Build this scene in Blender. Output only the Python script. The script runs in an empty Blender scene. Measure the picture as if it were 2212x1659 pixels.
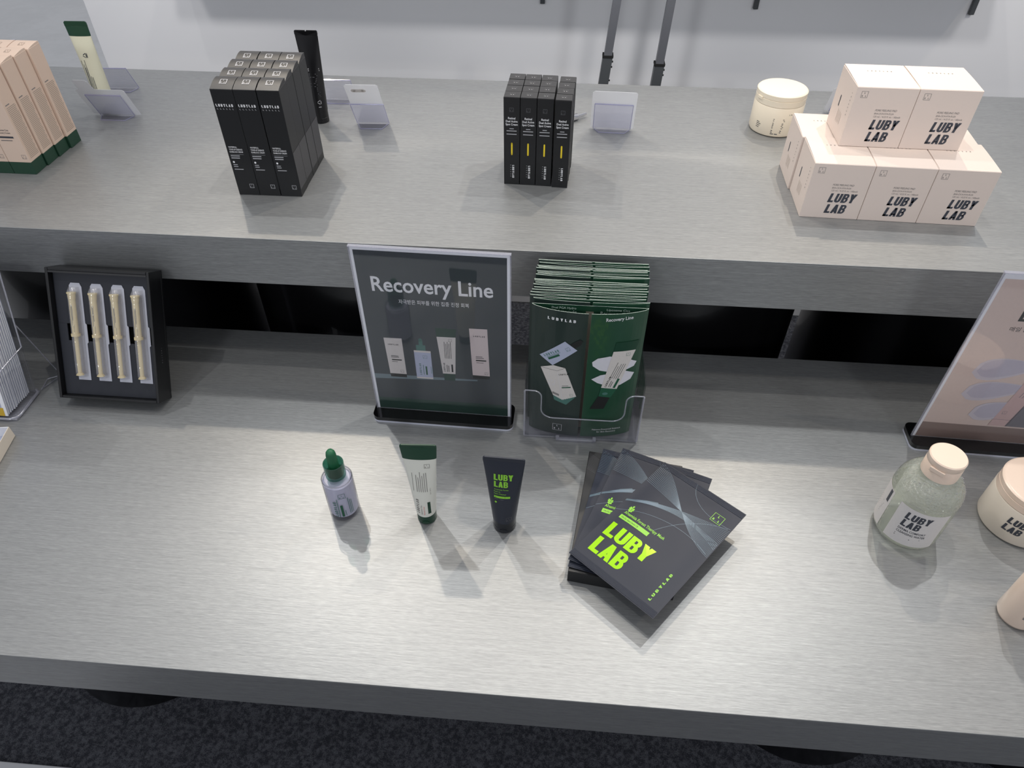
import bpy, bmesh, math, random
from mathutils import Matrix, Vector
random.seed(7)
PI = math.pi
scn = bpy.context.scene
COL = scn.collection

# ------------------------------------------------------------------ camera
cam_d = bpy.data.cameras.new('camera')
cam = bpy.data.objects.new('camera', cam_d)
COL.objects.link(cam)
cam_d.sensor_width = 36.0
cam_d.lens = 1551.5 / 2212 * 36.0
cam_d.clip_start = 0.01
cam.matrix_world = (Matrix.Translation((0.0364, -0.3365, 0.8136))
                    @ Matrix.Rotation(0.0791, 4, 'Z')
                    @ Matrix.Rotation(PI / 2 - 0.7672, 4, 'X')
                    @ Matrix.Rotation(0.0011, 4, 'Z'))
scn.camera = cam

# ------------------------------------------------------------------ world, lamps, exposure
w = bpy.data.worlds.new('hall')
scn.world = w
w.use_nodes = True
w.node_tree.nodes['Background'].inputs[0].default_value = (0.93, 0.96, 1.04, 1)
w.node_tree.nodes['Background'].inputs[1].default_value = 0.46
scn.view_settings.view_transform = 'Standard'
scn.view_settings.look = 'None'
scn.view_settings.exposure = 0.0
scn.view_settings.gamma = 1.0
scn.view_settings.use_curve_mapping = False

def spot(x, y, z, tx, ty, watts, colr, size=120):
    d = bpy.data.lights.new('track_spotlight', 'SPOT')
    d.energy = watts
    d.color = colr
    d.shadow_soft_size = 0.022
    d.spot_size = math.radians(size)
    d.spot_blend = 1.0
    o = bpy.data.objects.new('track_spotlight', d)
    COL.objects.link(o)
    o.location = (x, y, z)
    v = Vector((tx - x, ty - y, 0 - z))
    o.rotation_euler = v.to_track_quat('-Z', 'Y').to_euler()
WARM = (1.0, 0.87, 0.70); COOL = (0.97, 0.97, 0.95); NEUT = (1.0, 0.95, 0.88)
spot(-0.92, 1.32, 2.2, 0.25, 0.15, 52, COOL, 50)
spot(-1.05, 1.85, 2.2, 0.25, 0.15, 62, WARM, 48)
spot(-1.05, 0.28, 2.2, 0.0, 0.35, 22, COOL)
spot(0.86, 1.28, 2.2, 0.25, 0.2, 50, COOL, 66)
spot(0.72, 1.90, 2.2, 0.15, 0.15, 60, WARM, 56)
spot(1.73, 0.20, 2.2, 0.5, 0.35, 22, WARM)
spot(0.10, 0.68, 2.25, 0.1, 0.4, 34, NEUT)
spot(-2.60, 1.80, 2.2, -0.6, 0.5, 6, COOL)
# track lamps in front that wash the back wall, and two unseen spots added farther off to fill front faces
def lamp(name, x, y, z, aim, watts, deg, soft, colr=(1.0, 0.97, 0.95)):
    d = bpy.data.lights.new(name, 'SPOT')
    d.energy = watts; d.color = colr; d.shadow_soft_size = soft
    d.spot_size = math.radians(deg); d.spot_blend = 0.7
    o = bpy.data.objects.new(name, d); COL.objects.link(o)
    o.location = (x, y, z)
    o.rotation_euler = (Vector(aim) - Vector((x, y, z))).to_track_quat('-Z', 'Y').to_euler()
for x_ in (-1.5, -0.5, 0.5, 1.5):
    lamp('wall_washer', x_, -0.6, 2.35, (x_, 1.70, 0.22), 70, 36, 0.14)
for x_ in (-1.5, 1.9):
    lamp('front_fill', x_, -3.6, 2.4, (x_ * 0.3, 1.7, 0.15), 125, 30, 0.30, (0.94, 0.97, 1.0))

# ------------------------------------------------------------------ colour and materials
def lin(c):
    return tuple(((x / 255) / 12.92 if x / 255 <= 0.04045 else ((x / 255 + 0.055) / 1.055) ** 2.4) for x in c)

MATS = {}
def mat(name, rgb, rough=0.5, metal=0.0, coat=0.0, spec=0.5, grain=0.04, scale=300, bump=0.0, linear=False, coat_rough=0.03):
    if name in MATS:
        return MATS[name]
    m = bpy.data.materials.new(name)
    m.use_nodes = True
    nt = m.node_tree
    b = nt.nodes['Principled BSDF']
    c = rgb if linear else lin(rgb)
    b.inputs['Roughness'].default_value = rough
    b.inputs['Metallic'].default_value = metal
    b.inputs['Coat Weight'].default_value = coat
    b.inputs['Coat Roughness'].default_value = coat_rough
    b.inputs['Specular IOR Level'].default_value = spec
    tc = nt.nodes.new('ShaderNodeTexCoord')
    n = nt.nodes.new('ShaderNodeTexNoise')
    n.inputs['Scale'].default_value = scale
    n.inputs['Detail'].default_value = 3
    r = nt.nodes.new('ShaderNodeMix')
    r.data_type = 'RGBA'
    r.inputs[6].default_value = (*[max(0, x * (1 - grain)) for x in c], 1)
    r.inputs[7].default_value = (*[min(1, x * (1 + grain)) for x in c], 1)
    nt.links.new(tc.outputs['Object'], n.inputs['Vector'])
    nt.links.new(n.outputs['Fac'], r.inputs[0])
    nt.links.new(r.outputs[2], b.inputs['Base Color'])
    if bump:
        bp = nt.nodes.new('ShaderNodeBump')
        bp.inputs['Strength'].default_value = bump
        bp.inputs['Distance'].default_value = 0.001
        nt.links.new(n.outputs['Fac'], bp.inputs['Height'])
        nt.links.new(bp.outputs['Normal'], b.inputs['Normal'])
    MATS[name] = m
    return m

def clear(name, tint=(1, 1, 1), base=0.04, rough=0.02, frost=0.0, frost_col=(0.8, 0.8, 0.85), bump=0.0, scale=60):
    """thin clear plastic: see-through sheet with a mirror-like surface"""
    if name in MATS:
        return MATS[name]
    m = bpy.data.materials.new(name)
    m.use_nodes = True
    nt = m.node_tree
    nt.nodes.clear()
    out = nt.nodes.new('ShaderNodeOutputMaterial')
    tr = nt.nodes.new('ShaderNodeBsdfTransparent')
    tr.inputs[0].default_value = (*tint, 1)
    gl = nt.nodes.new('ShaderNodeBsdfGlossy')
    gl.inputs['Roughness'].default_value = rough
    lw = nt.nodes.new('ShaderNodeLayerWeight')
    lw.inputs[0].default_value = 0.5
    pw = nt.nodes.new('ShaderNodeMath'); pw.operation = 'POWER'; pw.inputs[1].default_value = 4.0
    ma = nt.nodes.new('ShaderNodeMath'); ma.operation = 'MULTIPLY_ADD'; ma.inputs[1].default_value = 0.9; ma.inputs[2].default_value = base
    mx = nt.nodes.new('ShaderNodeMixShader')
    nt.links.new(lw.outputs['Facing'], pw.inputs[0])
    nt.links.new(pw.outputs[0], ma.inputs[0])
    nt.links.new(ma.outputs[0], mx.inputs[0])
    last = tr.outputs[0]
    if frost > 0:
        df = nt.nodes.new('ShaderNodeBsdfDiffuse')
        df.inputs[0].default_value = (*frost_col, 1)
        tl = nt.nodes.new('ShaderNodeBsdfTranslucent')
        tl.inputs[0].default_value = (*frost_col, 1)
        m1 = nt.nodes.new('ShaderNodeMixShader'); m1.inputs[0].default_value = 0.4
        nt.links.new(df.outputs[0], m1.inputs[1]); nt.links.new(tl.outputs[0], m1.inputs[2])
        m2 = nt.nodes.new('ShaderNodeMixShader'); m2.inputs[0].default_value = frost
        nt.links.new(last, m2.inputs[1]); nt.links.new(m1.outputs[0], m2.inputs[2])
        last = m2.outputs[0]
    if bump:
        tc = nt.nodes.new('ShaderNodeTexCoord')
        n = nt.nodes.new('ShaderNodeTexNoise'); n.inputs['Scale'].default_value = scale
        bp = nt.nodes.new('ShaderNodeBump'); bp.inputs['Strength'].default_value = bump; bp.inputs['Distance'].default_value = 0.005
        nt.links.new(tc.outputs['Object'], n.inputs['Vector'])
        nt.links.new(n.outputs['Fac'], bp.inputs['Height'])
        nt.links.new(bp.outputs['Normal'], gl.inputs['Normal'])
    nt.links.new(last, mx.inputs[1])
    nt.links.new(gl.outputs[0], mx.inputs[2])
    nt.links.new(mx.outputs[0], out.inputs[0])
    MATS[name] = m
    return m

def brushed():
    m = bpy.data.materials.new('brushed_metal_laminate')
    m.use_nodes = True
    nt = m.node_tree
    b = nt.nodes['Principled BSDF']
    tc = nt.nodes.new('ShaderNodeTexCoord')
    def streak(sx, sy, det, rough):
        mp = nt.nodes.new('ShaderNodeMapping')
        mp.inputs['Scale'].default_value = (sx, sy, sy)
        n = nt.nodes.new('ShaderNodeTexNoise')
        n.inputs['Scale'].default_value = 1.0
        n.inputs['Detail'].default_value = det
        n.inputs['Roughness'].default_value = rough
        nt.links.new(tc.outputs['Object'], mp.inputs['Vector'])
        nt.links.new(mp.outputs[0], n.inputs['Vector'])
        return n
    n1 = streak(75, 1000, 3, 0.6)
    n2 = streak(14, 420, 3, 0.6)
    ad = nt.nodes.new('ShaderNodeMath'); ad.operation = 'MULTIPLY_ADD'
    ad.inputs[1].default_value = 0.6
    mu = nt.nodes.new('ShaderNodeMath'); mu.operation = 'MULTIPLY'; mu.inputs[1].default_value = 0.4
    nt.links.new(n2.outputs['Fac'], mu.inputs[0])
    nt.links.new(n1.outputs['Fac'], ad.inputs[0])
    nt.links.new(mu.outputs[0], ad.inputs[2])
    cr = nt.nodes.new('ShaderNodeValToRGB')
    cr.color_ramp.elements[0].position = 0.30
    cr.color_ramp.elements[0].color = (0.225, 0.232, 0.236, 1)
    cr.color_ramp.elements[1].position = 0.70
    cr.color_ramp.elements[1].color = (0.370, 0.378, 0.380, 1)
    nt.links.new(ad.outputs[0], cr.inputs[0])
    nt.links.new(cr.outputs[0], b.inputs['Base Color'])
    b.inputs['Metallic'].default_value = 0.50
    b.inputs['Roughness'].default_value = 0.42
    b.inputs['Anisotropic'].default_value = 0.35
    bp = nt.nodes.new('ShaderNodeBump')
    bp.inputs['Strength'].default_value = 0.25
    bp.inputs['Distance'].default_value = 0.0006
    nt.links.new(ad.outputs[0], bp.inputs['Height'])
    nt.links.new(bp.outputs['Normal'], b.inputs['Normal'])
    return m

def speckle(name, c0, c1, scale, rough=0.95, bump=0.8, dist=0.004, spec=0.1, c_scale=None):
    m = bpy.data.materials.new(name)
    m.use_nodes = True
    nt = m.node_tree
    b = nt.nodes['Principled BSDF']
    b.inputs['Roughness'].default_value = rough
    b.inputs['Specular IOR Level'].default_value = spec
    tc = nt.nodes.new('ShaderNodeTexCoord')
    n = nt.nodes.new('ShaderNodeTexNoise')
    n.inputs['Scale'].default_value = scale
    n.inputs['Detail'].default_value = 6
    n.inputs['Roughness'].default_value = 0.7
    n2 = nt.nodes.new('ShaderNodeTexNoise')
    n2.inputs['Scale'].default_value = c_scale or scale * 0.12
    n2.inputs['Detail'].default_value = 4
    ad = nt.nodes.new('ShaderNodeMath'); ad.operation = 'ADD'
    cr = nt.nodes.new('ShaderNodeValToRGB')
    cr.color_ramp.elements[0].position = 0.75
    cr.color_ramp.elements[0].color = (*c0, 1)
    cr.color_ramp.elements[1].position = 1.3 if False else 1.0
    cr.color_ramp.elements[1].color = (*c1, 1)
    hv = nt.nodes.new('ShaderNodeMath'); hv.operation = 'MULTIPLY_ADD'; hv.inputs[1].default_value = 0.85; hv.inputs[2].default_value = 0.0
    nt.links.new(tc.outputs['Object'], n.inputs['Vector'])
    nt.links.new(tc.outputs['Object'], n2.inputs['Vector'])
    nt.links.new(n.outputs['Fac'], ad.inputs[0])
    nt.links.new(n2.outputs['Fac'], ad.inputs[1])
    nt.links.new(ad.outputs[0], hv.inputs[0])
    nt.links.new(hv.outputs[0], cr.inputs[0])
    nt.links.new(cr.outputs[0], b.inputs['Base Color'])
    bp = nt.nodes.new('ShaderNodeBump')
    bp.inputs['Strength'].default_value = bump
    bp.inputs['Distance'].default_value = dist
    nt.links.new(n.outputs['Fac'], bp.inputs['Height'])
    nt.links.new(bp.outputs['Normal'], b.inputs['Normal'])
    MATS[name] = m
    return m

M_METAL = brushed()
M_CARPET = speckle('charcoal_carpet_felt', (0.065, 0.067, 0.080), (0.20, 0.205, 0.23), 520, c_scale=130)
M_CONCRETE = speckle('polished_concrete', (0.66, 0.66, 0.65), (0.72, 0.72, 0.71), 6, rough=0.22, bump=0.02, spec=0.5, c_scale=1.5)
M_WALL = mat('white_panel_paint', (240, 240, 242), 0.6, grain=0.015, scale=4)
M_BLACKGLOSS = mat('black_lacquer', (12, 12, 14), 0.3, coat=0.3)
M_BLACKACR = mat('black_acrylic', (6, 6, 7), 0.06, coat=0.5)
M_WHITEACR = mat('white_acrylic_edge', (200, 202, 215), 0.3)
M_PAPER = mat('white_paper', (238, 239, 243), 0.7)
M_CREAMBOX = mat('ivory_carton', (222, 207, 197), 0.6, grain=0.015)
M_BEIGE = mat('beige_carton', (228, 203, 184), 0.6, grain=0.015)
M_GREENCARD = mat('deep_green_carton', (28, 66, 48), 0.5)
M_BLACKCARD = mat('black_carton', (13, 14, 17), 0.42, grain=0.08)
M_BLACKTOP = mat('black_carton_painted_sheen', (38, 38, 40), 0.45, grain=0.08)  # lighter black: the sheen on carton tops is put into the colour
M_TEXTURED = mat('textured_black_carton', (66, 66, 69), 0.5, grain=0.35, scale=900)
M_INK = mat('dark_ink', (58, 62, 72), 0.5)
M_INKGREY = mat('grey_ink', (132, 128, 126), 0.6)
M_INKSOFT = mat('soft_taupe_ink', (172, 158, 144), 0.6)
M_BLACKINK = mat('black_ink', (28, 30, 30), 0.5)
M_WHITEINK = mat('white_ink', (236, 236, 238), 0.5)
M_SILVERINK = mat('silver_ink', (170, 170, 174), 0.4)
M_DIMINK = mat('dim_grey_ink', (92, 92, 96), 0.4)
M_YELLOW = mat('yellow_ink', (236, 208, 38), 0.5)
M_GREEN = mat('bottle_green', (22, 62, 44), 0.35)
M_GREENINK = mat('green_ink', (30, 86, 62), 0.5)
M_BULB = mat('green_rubber', (34, 98, 66), 0.5)
M_LIME = mat('lime_foil', (176, 240, 24), 0.14, metal=0.25, spec=0.8)
M_LIMEINK = mat('lime_ink', (140, 205, 60), 0.45)
M_NAVY = mat('navy_plastic', (36, 41, 54), 0.42)
M_NAVYCAP = mat('dark_navy_cap', (24, 27, 34), 0.3)
M_SACHET = mat('dark_sachet_foil', (46, 50, 62), 0.45, spec=0.25)
M_WAVE = mat('blue_grey_wave_print', (104, 124, 140), 0.4)
M_WAVEFILL = mat('blue_grey_wave_glow', (78, 98, 112), 0.4)
M_IVORY = mat('ivory_plastic', (240, 228, 206), 0.35, coat=0.15, grain=0.01)
M_PEACH = mat('pale_peach_plastic', (236, 214, 196), 0.30, coat=0.3, grain=0.01)
M_TAUPEJAR = mat('pale_greige_plastic', (222, 212, 198), 0.38, coat=0.1, grain=0.01)
M_TUBEWHITE = mat('white_tube_plastic', (228, 228, 218), 0.4, grain=0.01)
M_TUBECREAM = mat('cream_tube_plastic', (222, 220, 196), 0.4, grain=0.01)
M_BLACKTUBE = mat('black_tube_plastic', (16, 16, 19), 0.34)
M_SYR = mat('cream_syringe_plastic', (232, 214, 166), 0.4)
M_NAVYCARD = mat('dark_slate_insert', (34, 37, 46), 0.6)
M_LAV = mat('lavender_liquid', (196, 196, 214), 0.35, coat=0.4)
M_STEEL = mat('grey_powder_coat', (112, 114, 120), 0.4, metal=0.3)
M_STEELDARK = mat('dark_grey_powder_coat', (84, 87, 90), 0.45, metal=0.2)
M_RUBBER = mat('black_rubber', (18, 18, 18), 0.7)
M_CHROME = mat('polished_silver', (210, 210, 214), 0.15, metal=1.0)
M_LEAF = mat('green_leaflet_print', (34, 72, 52), 0.32, coat=0.2)
M_LEAFDARK = mat('dark_green_leaflet_print', (36, 50, 46), 0.32, coat=0.2)
M_LEAFIN = mat('leaflet_inside_print', (30, 66, 48), 0.4)
M_PAPEREDGE = mat('paper_cut_edge', (206, 222, 212), 0.7)
M_POSTER = mat('slate_poster_print', (60, 66, 70), 0.5)
M_POSTERGREEN = mat('green_poster_print', (36, 64, 54), 0.5)
M_POSTERBAND = mat('pale_teal_poster_print', (112, 128, 134), 0.5)
M_POSTERBEIGE = mat('rose_beige_poster_print', (216, 196, 186), 0.5)
M_POSTERBROWN = mat('mocha_poster_print', (138, 118, 110), 0.5)
M_SWATCH = mat('cream_swatch_print', (190, 184, 196), 0.5)
M_SMEAR = mat('white_cream_print', (216, 214, 222), 0.5)
M_SWATCHHI = mat('cream_swatch_light_print', (204, 197, 204), 0.5)
M_PINKTUBE = mat('pink_tube_print', (206, 176, 172), 0.5)
M_GREYSHADE = mat('grey_print', (120, 116, 122), 0.5)
M_PRINTLIGHT = mat('pale_print', (212, 206, 202), 0.5)
M_PRINTROSE = mat('pale_rose_print', (212, 198, 196), 0.5)
M_PRINTLAV = mat('lavender_print', (176, 182, 204), 0.5)
M_TEALINK = mat('teal_print', (74, 116, 108), 0.5)
M_GOLD = mat('yellow_print', (206, 170, 52), 0.5)
M_PINKINK = mat('pink_ink', (226, 140, 140), 0.5)
M_ACR = clear('clear_acrylic', (0.985, 0.985, 0.995), 0.045)
M_ACREDGE = clear('acrylic_edge', (0.9, 0.9, 0.96), 0.22, 0.15, 0.35, (0.75, 0.76, 0.84))
M_PET = clear('clear_pet', (0.95, 0.95, 0.985), 0.07, 0.06, 0.10, (0.75, 0.76, 0.86))
M_PETEDGE = clear('pet_edge', (0.80, 0.80, 0.95), 0.2, 0.1, 0.4, (0.62, 0.62, 0.82))
M_FROST = clear('frosted_card_film', (0.93, 0.94, 0.96), 0.04, 0.25, 0.68, (0.80, 0.81, 0.84))
M_BLISTER = clear('clear_blister', (0.93, 0.93, 0.94), 0.09, 0.08, 0.16, (0.85, 0.85, 0.9), 0.5, 90)
M_BLISTERBACK = mat('pale_blister_backing', (186, 188, 200), 0.35)
M_GLASS = clear('clear_bottle_glass', (0.96, 0.955, 0.985), 0.07, 0.01)
M_GREENGLASS = clear('green_clear_collar', (0.26, 0.55, 0.45), 0.10, 0.02, 0.22, (0.03, 0.16, 0.10))
M_LIQUID = clear('pale_green_liquid_bottle', (0.90, 0.93, 0.86), 0.07, 0.015, 0.30, (0.84, 0.88, 0.78), 0.0)
M_SHOULDER = clear('beaded_bottle_shoulder', (0.90, 0.93, 0.86), 0.20, 0.06, 0.26, (0.84, 0.88, 0.78), 1.0, 300)
M_LABELFILM = mat('white_bottle_label', (216, 212, 210), 0.5)

# ------------------------------------------------------------------ mesh helpers
class G:
    def __init__(s):
        s.v = []; s.f = []; s.m = []
    def face(s, pts, m=0):
        i = len(s.v)
        s.v += [tuple(p) for p in pts]
        s.f.append(tuple(range(i, i + len(pts)))); s.m.append(m)
    def add(s, verts, faces, m=0):
        i = len(s.v)
        s.v += [tuple(p) for p in verts]
        for f in faces:
            s.f.append(tuple(i + k for k in f)); s.m.append(m)
    def box(s, x0, x1, y0, y1, z0, z1, m=0, bev=0.0, seg=2):
        if bev <= 0:
            v = [(x, y, z) for z in (z0, z1) for y in (y0, y1) for x in (x0, x1)]
            s.add(v, [(0, 2, 3, 1), (4, 5, 7, 6), (0, 1, 5, 4), (2, 6, 7, 3), (0, 4, 6, 2), (1, 3, 7, 5)], m)
            return
        bm = bmesh.new()
        bmesh.ops.create_cube(bm, size=1)
        for v in bm.verts:
            v.co = Vector(((x0 + x1) / 2 + v.co.x * (x1 - x0), (y0 + y1) / 2 + v.co.y * (y1 - y0), (z0 + z1) / 2 + v.co.z * (z1 - z0)))
        bmesh.ops.bevel(bm, geom=bm.edges[:], offset=bev, segments=seg, affect='EDGES', profile=0.5)
        bm.verts.index_update()
        s.add([v.co[:] for v in bm.verts], [[v.index for v in f.verts] for f in bm.faces], m)
        bm.free()
    def prism(s, pts, fn, d, m=0, me=None):
        """2D outline pts; fn(u, v, h) maps to 3D; thickness from h=0 to h=d"""
        n = len(pts)
        a = [fn(u, v, 0) for u, v in pts]; b = [fn(u, v, d) for u, v in pts]
        i = len(s.v)
        s.v += [tuple(p) for p in a + b]
        s.f.append(tuple(range(i + n - 1, i - 1, -1))); s.m.append(m)
        s.f.append(tuple(range(i + n, i + 2 * n))); s.m.append(m)
        for k in range(n):
            q = (k + 1) % n
            s.f.append((i + k, i + q, i + n + q, i + n + k)); s.m.append(m if me is None else me)
    def lathe(s, prof, n=40, cx=0, cy=0, m=0, caps=True):
        i = len(s.v)
        for r, z in prof:
            for k in range(n):
                a = 2 * PI * k / n
                s.v.append((cx + r * math.cos(a), cy + r * math.sin(a), z))
        for j in range(len(prof) - 1):
            for k in range(n):
                q = (k + 1) % n
                s.f.append((i + j * n + k, i + j * n + q, i + (j + 1) * n + q, i + (j + 1) * n + k)); s.m.append(m)
        if caps:
            if prof[0][0] > 1e-5:
                s.f.append(tuple(i + k for k in range(n - 1, -1, -1))); s.m.append(m)
            if prof[-1][0] > 1e-5:
                s.f.append(tuple(i + (len(prof) - 1) * n + k for k in range(n))); s.m.append(m)
    def tube(s, path, r, n=8, m=0):
        P = [Vector(p) for p in path]
        i = len(s.v)
        up0 = Vector((0, 0, 1))
        for j, p in enumerate(P):
            t = (P[min(j + 1, len(P) - 1)] - P[max(j - 1, 0)]).normalized()
            a = t.cross(up0)
            if a.length < 1e-3:
                a = t.cross(Vector((0, 1, 0)))
            a.normalize(); b = t.cross(a)
            for k in range(n):
                q = 2 * PI * k / n
                s.v.append(tuple(p + a * (r * math.cos(q)) + b * (r * math.sin(q))))
        for j in range(len(P) - 1):
            for k in range(n):
                q = (k + 1) % n
                s.f.append((i + j * n + k, i + j * n + q, i + (j + 1) * n + q, i + (j + 1) * n + k)); s.m.append(m)
        s.f.append(tuple(i + k for k in range(n - 1, -1, -1))); s.m.append(m)
        e = i + (len(P) - 1) * n
        s.f.append(tuple(e + k for k in range(n))); s.m.append(m)
    def grid(s, fn, nu, nv, m=0):
        i = len(s.v)
        for b in range(nv + 1):
            for a in range(nu + 1):
                s.v.append(tuple(fn(a / nu, b / nv)))
        for b in range(nv):
            for a in range(nu):
                k = i + b * (nu + 1) + a
                s.f.append((k, k + 1, k + nu + 2, k + nu + 1)); s.m.append(m)
    def obj(s, name, mats, parent=None, loc=None, rot=None, smooth=None):
        me = bpy.data.meshes.new(name)
        me.from_pydata(s.v, [], s.f)
        if not isinstance(mats, (list, tuple)):
            mats = [mats]
        for q in mats:
            me.materials.append(q)
        me.polygons.foreach_set('material_index', s.m)
        if smooth:
            me.polygons.foreach_set('use_smooth', [True] * len(s.f))
            me.set_sharp_from_angle(angle=math.radians(smooth))
        me.update()
        o = bpy.data.objects.new(name, me)
        COL.objects.link(o)
        if parent:
            o.parent = parent
        if loc:
            o.location = loc
        if rot:
            o.rotation_euler = rot
        return o

def tag(o, label, cat, group=None):
    o['label'] = label; o['category'] = cat
    if group:
        o['group'] = group
    return o
def thing(name, label, cat, loc=(0, 0, 0), rot=(0, 0, 0), group=None):
    o = bpy.data.objects.new(name, None)
    o.empty_display_size = 0.02
    COL.objects.link(o)
    o.location = loc; o.rotation_euler = rot
    return tag(o, label, cat, group)
def structure(o):
    o['kind'] = 'structure'
    return o
def dup(root, loc, rot, label):
    r = root.copy(); COL.objects.link(r)
    r.location = loc; r.rotation_euler = rot; r['label'] = label
    for ch in list(root.children):
        c = ch.copy(); COL.objects.link(c); c.parent = r
        for g in list(ch.children):
            d = g.copy(); COL.objects.link(d); d.parent = c
    return r

# ------------------------------------------------------------------ flat print: lettering and marks
TXT = {}
def text2d(body, bold=0.0, spacing=1.0):
    key = (body, bold, spacing)
    if key not in TXT:
        cu = bpy.data.curves.new('lettering', 'FONT')
        cu.body = body; cu.offset = bold; cu.space_character = spacing; cu.resolution_u = 3
        ob = bpy.data.objects.new('lettering', cu)
        me = bpy.data.meshes.new_from_object(ob)
        vs = [(v.co.x, v.co.y) for v in me.vertices]; fs = [tuple(p.vertices) for p in me.polygons]
        bpy.data.objects.remove(ob); bpy.data.curves.remove(cu); bpy.data.meshes.remove(me)
        x0 = min(v[0] for v in vs); x1 = max(v[0] for v in vs)
        TXT[key] = ([((x - x0), y) for x, y in vs], fs, x1 - x0)
    return TXT[key]

def ring(cx, cy, rx, ry, ix, iy, a0, a1, n=8):
    out = []
    for k in range(n):
        a, b = a0 + (a1 - a0) * k / n, a0 + (a1 - a0) * (k + 1) / n
        out.append([(cx + rx * math.cos(a), cy + ry * math.sin(a)), (cx + rx * math.cos(b), cy + ry * math.sin(b)),
                    (cx + ix * math.cos(b), cy + iy * math.sin(b)), (cx + ix * math.cos(a), cy + iy * math.sin(a))])
    return out
def R4(x0, y0, x1, y1):
    return [(x0, y0), (x1, y0), (x1, y1), (x0, y1)]
HEAVY = {
    'L': ([R4(0, 0, .27, 1), R4(0, 0, .56, .21)], .56),
    'U': ([R4(0, .28, .255, 1), R4(.385, .28, .64, 1)] + ring(.32, .28, .32, .28, .065, .08, PI, 2 * PI), .64),
    'B': ([R4(0, 0, .265, 1), R4(.25, .82, .38, 1), R4(.25, .43, .38, .61), R4(.25, 0, .38, .18)]
          + ring(.38, .72, .24, .28, .02, .10, -PI / 2, PI / 2) + ring(.38, .30, .26, .30, .025, .12, -PI / 2, PI / 2), .64),
    'Y': ([[(0, 1), (.28, 1), (.47, .40), (.20, .40)], [(.39, 1), (.67, 1), (.47, .40), (.20, .40)], R4(.20, 0, .47, .42)], .67),
    'A': ([[(0, 0), (.255, 0), (.42, 1), (.20, 1)], [(.405, 0), (.66, 0), (.46, 1), (.24, 1)], R4(.14, .17, .52, .34)], .66),
}
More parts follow.
